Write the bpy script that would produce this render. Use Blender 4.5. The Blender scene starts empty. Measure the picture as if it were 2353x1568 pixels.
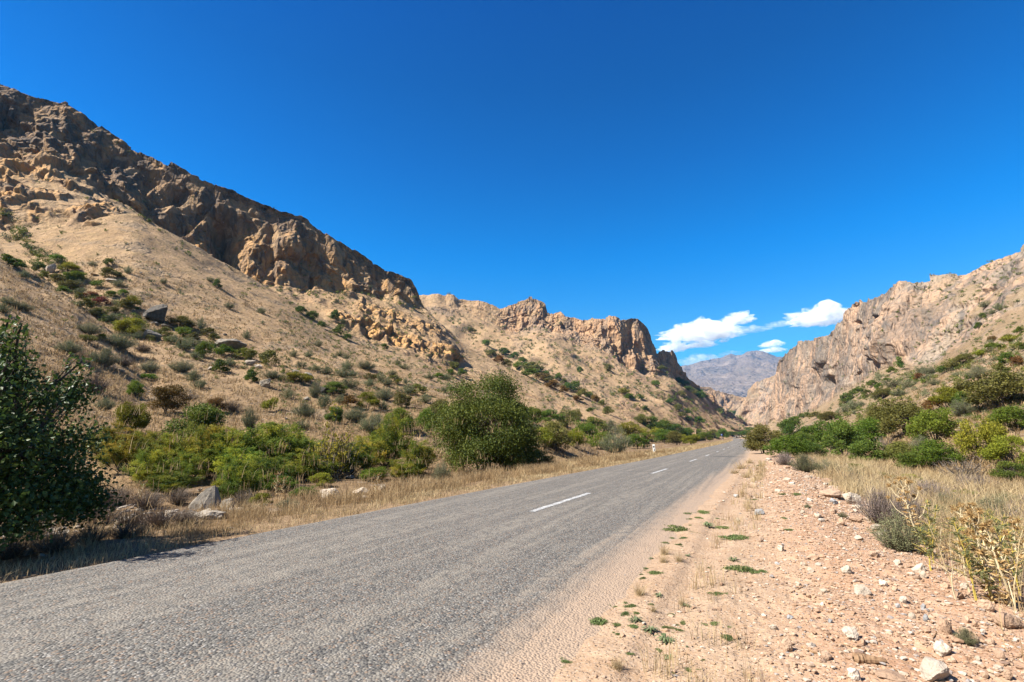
import bpy, math, random
import numpy as np
from mathutils import Vector, Matrix

S = bpy.context.scene
COL = S.collection
R = math.radians

# ------------------------------------------------------------------ camera, sky, sun, exposure
PITCH, YAW, CAM_H = 11.17, 26.5, 1.6
cam_data = bpy.data.cameras.new('camera')
cam_data.sensor_width = 36.0
cam_data.lens = 17.0
cam_data.clip_start = 0.05
cam_data.clip_end = 60000.0
cam = bpy.data.objects.new('camera', cam_data)
COL.objects.link(cam)
cam.location = (0, 0, CAM_H)
cam.rotation_euler = (R(90 + PITCH), 0, R(YAW))
S.camera = cam

SUN_EL = 46.0
SUN_DIR = Vector((-0.68, -0.73, 0)).normalized() * math.cos(R(SUN_EL)) + Vector((0, 0, math.sin(R(SUN_EL))))
sun_data = bpy.data.lights.new('sun', 'SUN')
sun_data.energy = 5.0
sun_data.angle = R(0.53)
sun_data.color = (1.0, 0.945, 0.86)
sun = bpy.data.objects.new('sun', sun_data)
COL.objects.link(sun)
sun.rotation_euler = SUN_DIR.to_track_quat('Z', 'Y').to_euler()
sun.location = (-30, -20, 60)

W = bpy.data.worlds.new('World')
S.world = W
W.use_nodes = True
nt = W.node_tree
nt.nodes.clear()
out = nt.nodes.new('ShaderNodeOutputWorld')
bg = nt.nodes.new('ShaderNodeBackground')
sky = nt.nodes.new('ShaderNodeTexSky')
sky.sky_type = 'NISHITA'
sky.sun_disc = False
sky.sun_elevation = R(SUN_EL)
sky.sun_rotation = math.atan2(SUN_DIR.x, SUN_DIR.y)
sky.altitude = 1300
sky.air_density = 1.0
sky.dust_density = 0.35
sky.ozone_density = 3.0
# high clear sky seen through a polarising filter: deep blue overhead, paler towards the horizon
tc = nt.nodes.new('ShaderNodeTexCoord')
sep = nt.nodes.new('ShaderNodeSeparateXYZ')
nt.links.new(tc.outputs['Generated'], sep.inputs[0])
cr = nt.nodes.new('ShaderNodeValToRGB')
for i, (zz, c) in enumerate([(0.0, (.056, .074, .074)), (.2, (.055, .074, .086)), (.27, (.022, .070, .104)), (.33, (.004, .067, .112)), (.36, (0, .064, .113)), (.5, (0, .047, .098)), (.62, (0, .036, .083)), (.72, (0, .031, .081)), (1.0, (0, .026, .080))]):
    e = cr.color_ramp.elements[i] if i < 2 else cr.color_ramp.elements.new(zz)
    e.position = zz
    e.color = tuple(v * k / 0.08 for v, k in zip(c, (0.4, 0.90, 0.93))) + (1,)
nt.links.new(sep.outputs['Z'], cr.inputs[0])
tint = nt.nodes.new('ShaderNodeVectorMath'); tint.operation = 'MULTIPLY'
dot = nt.nodes.new('ShaderNodeVectorMath'); dot.operation = 'DOT_PRODUCT'
dot.inputs[1].default_value = SUN_DIR
nt.links.new(tc.outputs['Generated'], dot.inputs[0])
aur = nt.nodes.new('ShaderNodeMapRange'); aur.interpolation_type = 'SMOOTHSTEP'
aur.inputs[1].default_value = 0.72; aur.inputs[2].default_value = 0.98
nt.links.new(dot.outputs['Value'], aur.inputs[0])
mixa = nt.nodes.new('ShaderNodeMix'); mixa.data_type = 'RGBA'
nt.links.new(aur.outputs[0], mixa.inputs[0]); nt.links.new(cr.outputs[0], mixa.inputs[6])
mixa.inputs[7].default_value = (1.9, 1.2, 0.75, 1)  # warm sun aureole, out of view, added against the blue ambient light
dotb = nt.nodes.new('ShaderNodeVectorMath'); dotb.operation = 'DOT_PRODUCT'
dotb.inputs[1].default_value = (-0.2, -0.98, 0)          # paler sky added behind the camera, to take blue out of the shade
nt.links.new(tc.outputs['Generated'], dotb.inputs[0])
back_sky = nt.nodes.new('ShaderNodeMapRange'); back_sky.interpolation_type = 'SMOOTHSTEP'
back_sky.inputs[1].default_value = 0.05; back_sky.inputs[2].default_value = 0.7
nt.links.new(dotb.outputs['Value'], back_sky.inputs[0])
mixb = nt.nodes.new('ShaderNodeMix'); mixb.data_type = 'RGBA'
nt.links.new(back_sky.outputs[0], mixb.inputs[0]); nt.links.new(mixa.outputs[2], mixb.inputs[6])
mixb.inputs[7].default_value = (1.1, 0.95, 0.8, 1)
nt.links.new(sky.outputs[0], tint.inputs[0]); nt.links.new(mixb.outputs[2], tint.inputs[1])
nt.links.new(tint.outputs[0], bg.inputs[0])
bg.inputs[1].default_value = 0.053
nt.links.new(bg.outputs[0], out.inputs[0])

S.view_settings.view_transform = 'Standard'
S.view_settings.look = 'None'
S.view_settings.exposure = 1.6
S.view_settings.gamma = 1.0
S.render.engine = 'CYCLES'
S.cycles.max_bounces = 6
S.cycles.diffuse_bounces = 3
S.cycles.glossy_bounces = 2
S.cycles.transmission_bounces = 4
S.cycles.transparent_max_bounces = 8
S.cycles.volume_bounces = 4
S.cycles.use_denoising = True
S.cycles.denoiser = 'OPENIMAGEDENOISE'
S.cycles.caustics_reflective = False
S.cycles.caustics_refractive = False

# ------------------------------------------------------------------ helpers
rng = np.random.default_rng(11)
random.seed(5)
FP = 1111.2            # focal length in pixels of a 2353 x 1568 sighting grid


def rays(px, py):
    """horizontal unit direction (x, y) and tangent of elevation for sight lines of the survey photograph"""
    px = np.asarray(px, float); py = np.asarray(py, float)
    a = (px - 1176.5) / FP
    b = -(py - 784.2) / FP
    p, t = R(PITCH), R(YAW)
    fw = math.cos(p) - b * math.sin(p)
    up = math.sin(p) + b * math.cos(p)
    X = a * math.cos(t) - fw * math.sin(t)
    Y = a * math.sin(t) + fw * math.cos(t)
    h = np.hypot(X, Y)
    return X / h, Y / h, up / h


_perm = np.random.default_rng(3).permutation(256)
_perm = np.concatenate([_perm, _perm, _perm])
_g = np.random.default_rng(4).normal(size=(256, 3))
_g /= np.linalg.norm(_g, axis=1)[:, None]
_jit = np.random.default_rng(6).random((256, 3))
_val = np.random.default_rng(7).random(256) * 2 - 1
_tilt = np.random.default_rng(8).normal(size=(256, 3)) * 0.55


def _hash(i, j, k):
    return _perm[_perm[_perm[i & 255] + (j & 255)] + (k & 255)]


def perlin(P):
    i = np.floor(P).astype(np.int64)
    f = P - i
    u = f * f * f * (f * (f * 6 - 15) + 10)
    r = np.zeros(len(P))
    for a in (0, 1):
        wa = u[:, 0] if a else 1 - u[:, 0]
        for b in (0, 1):
            wb = u[:, 1] if b else 1 - u[:, 1]
            for c in (0, 1):
                wc = u[:, 2] if c else 1 - u[:, 2]
                g = _g[_hash(i[:, 0] + a, i[:, 1] + b, i[:, 2] + c)]
                d = g[:, 0] * (f[:, 0] - a) + g[:, 1] * (f[:, 1] - b) + g[:, 2] * (f[:, 2] - c)
                r += wa * wb * wc * d
    return r * 1.5


def fbm(P, octs=4, gain=0.5, lac=2.03):
    r = np.zeros(len(P)); a = 1.0
    for o in range(octs):
        r += a * perlin(P + 17.3 * o)
        P = P * lac; a *= gain
    return r


def ridged(P, octs=4, gain=0.5):
    r = np.zeros(len(P)); a = 1.0
    for o in range(octs):
        r += a * (1 - 2 * np.abs(perlin(P + 31.7 * o)))
        P = P * 2.05; a *= gain
    return r


def billow(P, octs=3, gain=0.5, e=0.7):
    r = np.zeros(len(P)); a = 1.0
    for o in range(octs):
        r += a * (perlin(P + 13.1 * o) ** 2 + 0.012) ** 0.5
        P = P * 2.1; a *= gain
    return r


def facet(P):
    """cellular noise giving tilted blocks"""
    i = np.floor(P).astype(np.int64)
    best = np.full(len(P), 1e9); res = np.zeros(len(P))
    for a in (-1, 0, 1):
        for b in (-1, 0, 1):
            for c in (-1, 0, 1):
                h = _hash(i[:, 0] + a, i[:, 1] + b, i[:, 2] + c)
                d = P - (i + np.array([a, b, c]) + _jit[h])
                d2 = (d * d).sum(1)
                m = d2 < best
                best[m] = d2[m]
                hm = h[m]
                res[m] = _val[hm] + (_tilt[hm] * d[m]).sum(1)
    return res


def sstep(a, b, x):
    t = np.clip((x - a) / (b - a), 0, 1)
    return t * t * (3 - 2 * t)


def build_mesh(name, V, F, mats, attrs=None, smooth=False, mat_idx=None):
    """V (n,3); F list of (m,k) index arrays, or one"""
    if isinstance(F, np.ndarray):
        F = [F]
    F = [f for f in F if len(f)]
    me = bpy.data.meshes.new(name)
    V = np.asarray(V, np.float32)
    me.vertices.add(len(V))
    me.vertices.foreach_set('co', V.ravel())
    nl = sum(f.size for f in F); nf = sum(len(f) for f in F)
    me.loops.add(nl)
    me.loops.foreach_set('vertex_index', np.concatenate([f.ravel() for f in F]).astype(np.int32))
    me.polygons.add(nf)
    tot = np.concatenate([np.full(len(f), f.shape[1], np.int32) for f in F])
    st = np.concatenate([[0], np.cumsum(tot)[:-1]]).astype(np.int32)
    me.polygons.foreach_set('loop_start', st)
    me.polygons.foreach_set('loop_total', tot)
    if mat_idx is not None:
        me.polygons.foreach_set('material_index', np.asarray(mat_idx, np.int32))
    me.polygons.foreach_set('use_smooth', np.full(nf, smooth))
    for m in (mats if isinstance(mats, (list, tuple)) else [mats]):
        me.materials.append(m)
    for k, v in (attrs or {}).items():
        at = me.attributes.new(k, 'FLOAT', 'POINT')
        at.data.foreach_set('value', np.asarray(v, np.float32))
    me.update()
    me.validate()
    return me


def link(name, me, parent=None, loc=None):
    o = bpy.data.objects.new(name, me)
    COL.objects.link(o)
    if parent is not None:
        o.parent = parent
    if loc is not None:
        o.location = loc
    return o


def tag(o, label=None, cat=None, group=None, kind=None):
    if label: o['label'] = label
    if cat: o['category'] = cat
    if group: o['group'] = group
    if kind: o['kind'] = kind
    return o


REFL = 0.66


class Nodes:
    def __init__(self, name):
        self.m = bpy.data.materials.new(name)
        self.m.use_nodes = True
        self.t = self.m.node_tree
        self.t.nodes.clear()
        self.out = self.t.nodes.new('ShaderNodeOutputMaterial')

    def n(self, typ, **kw):
        nd = self.t.nodes.new('ShaderNode' + typ)
        for k, v in kw.items():
            setattr(nd, k, v)
        return nd

    def l(self, a, b):
        self.t.links.new(a, b)

    def val(self, sock, v):
        if hasattr(v, 'is_linked') or hasattr(v, 'links'):
            self.l(v, sock)
        else:
            sock.default_value = v

    def attr(self, name):
        return self.n('Attribute', attribute_name=name).outputs['Fac']

    def pos(self):
        return self.n('NewGeometry').outputs['Position']

    def objpos(self):
        return self.n('TexCoord').outputs['Object']

    def math(self, op, a, b=0.0, c=0.0, clamp=False):
        nd = self.n('Math', operation=op, use_clamp=clamp)
        for s, v in zip(nd.inputs, (a, b, c)):
            self.val(s, v)
        return nd.outputs[0]

    def scale(self, v, sc):
        nd = self.n('VectorMath', operation='MULTIPLY')
        self.l(v, nd.inputs[0])
        nd.inputs[1].default_value = sc if hasattr(sc, '__len__') else (sc, sc, sc)
        return nd.outputs[0]

    def noise(self, vec, sc, detail=4, rough=0.55, dist=0.0):
        nd = self.n('TexNoise')
        self.l(self.scale(vec, sc), nd.inputs['Vector'])
        nd.inputs['Scale'].default_value = 1.0
        nd.inputs['Detail'].default_value = detail
        nd.inputs['Roughness'].default_value = rough
        nd.inputs['Distortion'].default_value = dist
        return nd.outputs['Fac']

    def voro(self, vec, sc, feature='F1', rnd=1.0):
        nd = self.n('TexVoronoi', feature=feature)
        self.l(self.scale(vec, sc), nd.inputs['Vector'])
        nd.inputs['Scale'].default_value = 1.0
        nd.inputs['Randomness'].default_value = rnd
        return nd

    def ramp(self, f, a, b):
        nd = self.n('MapRange', interpolation_type='SMOOTHSTEP')
        self.l(f, nd.inputs[0])
        nd.inputs[1].default_value = a
        nd.inputs[2].default_value = b
        return nd.outputs[0]

    def mix(self, f, a, b, blend='MIX'):
        nd = self.n('Mix', data_type='RGBA', blend_type=blend)
        self.val(nd.inputs[0], f)
        for s, v in ((nd.inputs[6], a), (nd.inputs[7], b)):
            if isinstance(v, (tuple, list)):
                v = tuple(v) + (1,) if len(v) == 3 else v
            self.val(s, v)
        return nd.outputs[2]

    def bump(self, h, strength, dist, normal=None):
        nd = self.n('Bump')
        self.l(h, nd.inputs['Height'])
        nd.inputs['Strength'].default_value = strength
        nd.inputs['Distance'].default_value = dist
        if normal is not None:
            self.l(normal, nd.inputs['Normal'])
        return nd.outputs[0]

    def done(self, color, rough=0.9, normal=None, spec=0.2, transl=0.0, **kw):
        # all colours above are read off sunlit surfaces; bring them to the reflectance of the thing itself
        if isinstance(color, tuple):
            color = tuple(v * REFL for v in color)
        else:
            m = self.n('VectorMath', operation='SCALE')
            self.l(color, m.inputs[0]); m.inputs['Scale'].default_value = REFL
            color = m.outputs[0]
        b = self.n('BsdfPrincipled')
        self.val(b.inputs['Base Color'], color if not isinstance(color, tuple) else color + (1,))
        self.val(b.inputs['Roughness'], rough)
        b.inputs['Specular IOR Level'].default_value = spec
        if normal is not None:
            self.l(normal, b.inputs['Normal'])
        sh = b.outputs[0]
        if transl:
            t = self.n('BsdfTranslucent')
            self.val(t.inputs['Color'], color if not isinstance(color, tuple) else color + (1,))
            mx = self.n('MixShader')
            mx.inputs[0].default_value = transl
            self.l(sh, mx.inputs[1]); self.l(t.outputs[0], mx.inputs[2])
            sh = mx.outputs[0]
        self.l(sh, self.out.inputs[0])
        return self.m


# ------------------------------------------------------------------ terrain materials
def terrain_mat(name, unit, soilA, soilB, grassC, rockA, rockB, rockC, blotch=1.0, bump=1.0, low=None):
    """unit: metres of the finest visible texture on this hillside"""
    N = Nodes(name)
    soilA, soilB, grassC, rockA, rockB, rockC = [tuple(v * 0.80 for v in c) for c in (soilA, soilB, grassC, rockA, rockB, rockC)]
    p = N.pos()
    rock = N.attr('rock')
    n_big = N.noise(p, 0.045 / unit * 0.25, 5, 0.6)
    n_mid = N.noise(p, 0.22 / unit, 5, 0.62)
    n_fin = N.noise(p, 1.1 / unit, 4, 0.7)
    soil = N.mix(N.ramp(n_big, 0.35, 0.65), soilA, soilB)
    soil = N.mix(N.ramp(n_mid, 0.42, 0.68), soil, grassC)
    # bare scree, runnels and patches of browner growth
    scree = N.noise(N.scale(p, (1.0, 1.0, 0.35)), 0.10 / unit, 6, 0.65, 1.0)
    soil = N.mix(N.math('MULTIPLY', N.ramp(scree, 0.56, 0.70), 0.75), soil, tuple(min(1, c * 1.18 + 0.035) for c in soilB))
    soil = N.mix(N.math('MULTIPLY', N.ramp(scree, 0.46, 0.34), 0.55), soil, (soilA[0] * 0.70, soilA[1] * 0.66, soilA[2] * 0.60))
    mott = N.noise(p, 0.13 / unit, 5, 0.62)
    soil = N.mix(N.math('MULTIPLY', N.ramp(mott, 0.50, 0.66), 0.5), soil, (soilA[0] * 0.72, soilA[1] * 0.80, soilA[2] * 0.74))
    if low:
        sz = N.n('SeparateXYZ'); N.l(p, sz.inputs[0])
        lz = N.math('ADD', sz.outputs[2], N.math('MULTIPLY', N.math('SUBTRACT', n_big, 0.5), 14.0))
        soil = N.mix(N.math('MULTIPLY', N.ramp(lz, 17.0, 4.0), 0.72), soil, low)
    # darker tufts and stones strewn over the soil
    tuft = N.math('MAXIMUM', N.ramp(n_fin, 0.55, 0.66), N.math('MULTIPLY', N.ramp(N.noise(p, 0.42 / unit, 5, 0.7), 0.57, 0.66), 0.9))
    soil = N.mix(N.math('MULTIPLY', tuft, 0.62 * blotch), soil, tuple(c * 0.42 for c in soilA))
    pale = N.ramp(n_fin, 0.40, 0.30)
    soil = N.mix(N.math('MULTIPLY', pale, 0.35), soil, tuple(min(1, c * 1.35 + 0.03) for c in soilB))
    # rock: warm faces, grey weathered skin, rusty streaks running down
    sp = N.scale(p, (1, 1, 0.22))
    r_big = N.noise(sp, 0.045 / unit, 6, 0.62, 0.8)
    r_mid = N.noise(sp, 0.16 / unit, 7, 0.68, 0.9)
    strat = N.noise(N.scale(p, (0.25, 0.25, 1.6)), 0.4 / unit, 4, 0.6, 1.2)
    rc = N.mix(N.ramp(r_big, 0.40, 0.62), rockA, rockB)
    rc = N.mix(N.math('MULTIPLY', N.ramp(r_mid, 0.47, 0.62), 0.85), rc, rockC)
    rc = N.mix(N.math('MULTIPLY', N.ramp(strat, 0.5, 0.7), 0.4), rc, tuple(c * 0.6 for c in rockB))
    crack = N.voro(N.scale(p, (1, 1, 0.45)), 0.28 / unit, 'DISTANCE_TO_EDGE').outputs['Distance']
    rc = N.mix(N.math('MULTIPLY', N.ramp(crack, 0.05, 0.0), 0.35), rc, tuple(c * 0.4 for c in rockC))
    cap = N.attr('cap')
    rc = N.mix(N.math('MULTIPLY', N.attr('warm'), N.ramp(r_mid, 0.66, 0.44)), rc, (rockA[0] * 1.02, rockA[1] * 0.97, rockA[2] * 0.86))
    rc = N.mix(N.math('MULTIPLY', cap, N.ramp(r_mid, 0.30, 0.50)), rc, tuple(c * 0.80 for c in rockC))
    col = N.mix(rock, soil, rc)
    hsoil = N.math('ADD', N.math('MULTIPLY', n_mid, 1.2), N.math('MULTIPLY', n_fin, 0.5))
    blk = N.voro(N.scale(p, (1, 1, 0.35)), 0.40 / unit).outputs['Distance']
    hrock = N.math('ADD', N.math('MULTIPLY', N.math('ADD', blk, N.math('MULTIPLY', r_mid, 0.6)), 1.3), N.math('ADD', N.math('MULTIPLY', N.ramp(crack, 0.0, 0.2), 0.6), N.math('MULTIPLY', strat, 0.7)))
    hm = N.n('Mix', data_type='FLOAT')
    N.l(rock, hm.inputs[0]); N.l(hsoil, hm.inputs[2]); N.l(hrock, hm.inputs[3])
    nr = N.bump(hm.outputs[0], 0.75 * bump, unit * 1.5)
    nr = N.bump(n_fin, 0.5 * bump, unit * 0.5, nr)
    return N.done(col, 0.95, nr, 0.1)


SOIL1, SOIL2, STRAW = (0.47, 0.31, 0.175), (0.60, 0.405, 0.235), (0.63, 0.42, 0.22)
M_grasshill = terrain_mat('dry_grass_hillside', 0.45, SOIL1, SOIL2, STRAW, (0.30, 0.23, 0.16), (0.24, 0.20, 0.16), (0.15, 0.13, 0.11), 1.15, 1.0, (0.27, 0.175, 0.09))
M_cliff = terrain_mat('ochre_cliff', 0.8, (0.53, 0.345, 0.19), (0.63, 0.43, 0.25), (0.59, 0.40, 0.22), (0.66, 0.39, 0.175), (0.38, 0.25, 0.155), (0.18, 0.14, 0.11))
M_midmount = terrain_mat('ochre_mountain', 1.3, (0.52, 0.34, 0.19), (0.60, 0.405, 0.24), (0.54, 0.375, 0.21), (0.60, 0.36, 0.20), (0.40, 0.285, 0.195), (0.22, 0.175, 0.14))
M_rightmount = terrain_mat('pink_grey_cliff', 0.8, (0.38, 0.26, 0.155), (0.44, 0.315, 0.195), (0.42, 0.30, 0.165), (0.60, 0.395, 0.26), (0.44, 0.35, 0.265), (0.20, 0.175, 0.155))
M_far = terrain_mat('far_mountain_rock', 14.0, (0.27, 0.215, 0.19), (0.50, 0.38, 0.29), (0.40, 0.31, 0.24), (0.30, 0.25, 0.23), (0.2, 0.175, 0.17), (0.12, 0.115, 0.125), 1.0, 1.3)

# ------------------------------------------------------------------ hill sheets
TERRAIN = []


def rowfun(pts, x):
    pts = np.array(pts, float)
    return np.interp(x, pts[:, 0], pts[:, 1]), np.exp(np.interp(x, pts[:, 0], np.log(pts[:, 2])))


def blur(a, sig):
    n = int(sig * 3) | 1
    k = np.exp(-0.5 * ((np.arange(n) - n // 2) / (sig * 0.6)) ** 2)
    return np.convolve(np.pad(a, n // 2, mode='edge'), k / k.sum(), 'valid')


def sheet(name, x0, x1, nx, rows, segs, disp, mat, soft=30, soft_crest=True):
    """a hillside surveyed along lines (bearing, height, distance) from foot to crest, then falling away behind"""
    x = np.linspace(x0, x1, nx)
    ys, ds = [], []
    for r in rows:
        y, d = rowfun(r, x)
        if soft and (soft_crest or r is not rows[-1]):
            y = blur(y, soft * nx / (x1 - x0))
        if soft:
            d = blur(d, max(soft, 26) * nx / (x1 - x0))
        ys.append(y); ds.append(d)
    for i in range(1, len(ys)):
        ys[i] = np.minimum(ys[i], ys[i - 1] - 0.4)
        ds[i] = np.maximum(ds[i], ds[i - 1] * 1.002)
    Ps, T = [], []
    for i in range(len(rows) - 1):
        n = segs[i]
        for k in range(n + (1 if i == len(rows) - 2 else 0)):
            t = k / n
            y = ys[i] * (1 - t) + ys[i + 1] * t
            d = np.exp(np.log(ds[i]) * (1 - t) + np.log(ds[i + 1]) * t)
            hx, hy, te = rays(x, y)
            Ps.append(np.stack([hx * d, hy * d, CAM_H + d * te], 1))
            T.append(np.full(nx, i + t))
    # back of the ridge
    top = Ps[-1]
    for k, (f, dz) in enumerate(((1.02, 0.004), (1.08, 0.05), (1.22, 0.2), (1.6, 0.7))):
        q = top.copy(); q[:, :2] *= f
        q[:, 2] = top[:, 2] - np.maximum(top[:, 2] * dz, 0.02)
        Ps.append(q); T.append(np.full(nx, len(rows) - 1 + 0.25 * (k + 1)))
    nr = len(Ps)
    P = np.stack(Ps)                       # nr, nx, 3
    T = np.stack(T)
    du = np.gradient(P, axis=1); dv = np.gradient(P, axis=0)
    Nn = np.cross(du, dv)
    Nn /= np.linalg.norm(Nn, axis=2)[..., None] + 1e-9
    s = np.sign((Nn * (np.array([0, 0, CAM_H + 25.0]) - P)).sum(2) + 1e-6)
    Nn *= s[..., None]
    PX = np.broadcast_to(x, (nr, nx))
    Pf, Nf = P.reshape(-1, 3), Nn.reshape(-1, 3)
    res = disp(Pf, T.ravel(), PX.ravel())
    d, rock, zoff = res[:3]
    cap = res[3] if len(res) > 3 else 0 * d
    warm = res[4] if len(res) > 4 else 0 * d
    # weathering: no relief finer than the sheet can carry
    D2 = d.reshape(nr, nx)
    for _ in range(3 if name == 'right_cliff_mountain' else 1):
        D2 = np.pad(D2, ((0, 0), (2, 2)), mode='edge')
        D2 = (D2[:, :-4] + 2 * D2[:, 1:-3] + 2 * D2[:, 2:-2] + 2 * D2[:, 3:-1] + D2[:, 4:]) / 8
        D2 = np.pad(D2, ((1, 1), (0, 0)), mode='edge')
        D2 = (D2[:-2] + 2 * D2[1:-1] + D2[2:]) / 4
    d = D2.ravel()
    # rock pushes out sideways more than up
    Nh = Nf * np.array([1, 1, 0.6])
    Pf = Pf + Nh * d[:, None]
    Pf[:, 2] += zoff
    idx = np.arange(nr * nx).reshape(nr, nx)
    F = np.stack([idx[:-1, :-1], idx[:-1, 1:], idx[1:, 1:], idx[1:, :-1]], -1).reshape(-1, 4)
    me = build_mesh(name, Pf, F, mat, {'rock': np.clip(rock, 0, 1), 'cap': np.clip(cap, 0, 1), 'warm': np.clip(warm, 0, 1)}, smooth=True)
    o = link(name, me)
    tag(o, kind='structure')
    TERRAIN.append(o)
    return o


def crag(P, L, vert=2.0):
    q = P / np.array([L, L, L * vert])
    q = q + 0.16 * np.stack([perlin(q * 1.3 + 5), perlin(q * 1.3 + 25), perlin(q * 1.3 + 45)], 1)
    return L * (0.40 * facet(q) + 0.22 * facet(q * 2.2 + 9) + 0.12 * facet(q * 4.9 + 3) + 0.10 * (ridged(q * 0.8, 3) - 0.5))


CHAN = {}


def channels(P, T, PX, wl, shift, seed=0, width=0.30):
    """runnels coming down the slope, 1 in the bed and 0 between"""
    q = np.stack([(PX + shift * T) / wl + seed, T * 0.8 + seed * 3.3, 0 * T], 1)
    q[:, 0] += 0.35 * perlin(np.stack([PX / wl * 1.7, T * 3.0, 0 * T + seed], 1))
    n = perlin(q)
    n2 = perlin(q * np.array([2.3, 1.5, 1]) + 7)
    return np.clip((np.exp(-(n / width) ** 2) + 0.25 * np.exp(-(n2 / width) ** 2)) * sstep(-0.25, 0.2, fbm(P / (wl * 0.5) + seed, 2)), 0, 1)


# --- near left spur, a low grassy shoulder
def d_spur(P, T, PX):
    n = fbm(P / 9.0, 5)
    ch = channels(P, T, PX, 70.0, 120.0, 2); CHAN['left_spur_hill'] = ch
    n = n - 0.6 * ch * sstep(0.3, 1.2, T)
    return 0.6 * n + 0.12 * fbm(P / 1.2, 3), sstep(0.35, 0.6, fbm(P / 6.0 + 40, 4)) * 0.35, 0 * n


sheet('left_spur_hill', -500, 520, 420,
      [[(-500, 1330, 25), (0, 1230, 26), (300, 1160, 28), (520, 1150, 36)],
       [(-500, 985, 38), (300, 990, 42), (520, 1000, 56)],
       [(-500, 880, 52), (0, 880, 52), (300, 940, 58), (520, 992, 66)],
       [(-500, 330, 125), (-160, 470, 120), (-40, 545, 116), (60, 607, 110), (160, 678, 102), (260, 765, 92), (330, 838, 82), (420, 905, 74), (520, 984, 74)]],
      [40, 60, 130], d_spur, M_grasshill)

# --- main grass slope on the left
CR2 = [(-700, 300, 190), (-300, 500, 185), (0, 545, 180), (100, 528, 178), (200, 508, 176), (260, 492, 175), (310, 490, 175), (400, 540, 174), (520, 608, 172), (620, 664, 170),
       (720, 722, 166), (850, 792, 158), (940, 820, 155), (1060, 872, 148), (1150, 915, 138), (1240, 950, 124), (1330, 1000, 116), (1400, 1050, 112)]


def d_main(P, T, PX):
    n = fbm(P / 16.0, 5)
    # gully between the spurs, running down from upper left
    sl = 0.12 * fbm(P / 1.6, 3)
    rock = sstep(0.25, 0.55, fbm(P / 9.0 + 70, 4)) * 0.5
    ch = channels(P, T, PX, 110.0, 150.0, 5); CHAN['left_grass_hill'] = ch
    rock = np.maximum(rock, 0.2 * ch)
    return 1.1 * n * np.clip(T, 0.2, 1) + sl - 0.7 * ch * sstep(0.5, 1.6, T) * sstep(4.0, 3.6, T), rock, 0 * n


sheet('left_grass_hill', -700, 1400, 1130,
      [[(-700, 1400, 26), (0, 1230, 27), (600, 1150, 29), (1000, 1115, 36), (1240, 1095, 46), (1400, 1090, 50)],
       [(-700, 985, 44), (600, 985, 46), (1000, 985, 52), (1240, 990, 64), (1330, 1020, 70), (1400, 1070, 70)],
       [(-700, 880, 66), (600, 900, 66), (1000, 925, 78), (1240, 970, 90), (1330, 1008, 92), (1400, 1060, 90)],
       [(-700, 760, 100), (300, 770, 100), (700, 820, 104), (1000, 885, 108), (1240, 958, 108), (1330, 1003, 104), (1400, 1055, 100)],
       CR2],
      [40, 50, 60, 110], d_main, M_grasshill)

# --- cliff mountain on the left: skyline falls from upper left to the valley
BASE3 = [(-700, 200, 238), (-300, 300, 232), (0, 345, 228), (100, 360, 226), (200, 405, 224), (300, 470, 222), (400, 545, 218), (520, 605, 216), (560, 648, 214), (640, 655, 214), (700, 668, 214), (760, 662, 216),
         (840, 672, 222), (900, 684, 228), (960, 702, 232), (1000, 735, 230), (1060, 795, 228), (1176, 853, 226), (1281, 897, 232), (1386, 930, 246), (1476, 954, 268), (1600, 990, 325)]
SKY3 = [(-700, -220, 275), (-300, 40, 268), (-60, 170, 262), (0, 192, 260), (30, 205, 260), (90, 232, 259), (135, 243, 258), (150, 238, 258), (185, 258, 258), (240, 300, 258), (300, 340, 256), (360, 368, 256), (420, 395, 255),
        (500, 430, 254), (560, 455, 254), (640, 485, 254), (690, 497, 254), (720, 520, 254), (800, 575, 255), (850, 605, 256), (880, 628, 257), (900, 630, 258), (935, 642, 259), (950, 662, 258), (962, 690, 252), (970, 700, 244),
        (1000, 732, 238), (1060, 791, 235), (1083, 805, 234), (1176, 849, 232), (1281, 893, 238), (1386, 926, 252), (1476, 950, 274), (1600, 986, 330)]
# (the cliff of the left mountain stands nearly upright right of its upper crags)
LOW3 = [(x, min(y + 45, 1040), d * 0.93) for x, y, d in CR2] + [(1500, 1032, 210), (1600, 1034, 260)]
BAND3 = np.array([(700, 700), (780, 733), (858, 757), (963, 792), (1056, 823)], float)
CRAG3 = [(60, 405, 110), (20, 470, 100), (150, 430, 60), (220, 490, 70), (250, 380, 60), (690, 640, 50), (600, 620, 60), (800, 655, 60)]


def steepen(sky, base, gap):
    """bring the skyline to stand a given distance behind the cliff foot"""
    bx, bd = [p[0] for p in base], [p[2] for p in base]
    gx, gg = zip(*gap)
    return [(x, y, d if np.interp(x, gx, gg) > 900 else float(np.interp(x, bx, bd) + min(np.interp(x, gx, gg), max(d - np.interp(x, bx, bd), 3.0)))) for x, y, d in sky]


def py_of(P):
    p, t = R(PITCH), R(YAW)
    fw = -P[:, 0] * math.sin(t) + P[:, 1] * math.cos(t)
    r = P[:, 0] * math.cos(t) + P[:, 1] * math.sin(t)
    z = P[:, 2] - CAM_H
    a = fw * math.cos(p) + z * math.sin(p)
    b = -fw * math.sin(p) + z * math.cos(p)
    return 1176.5 + FP * r / a, 784.2 - FP * b / a


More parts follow.
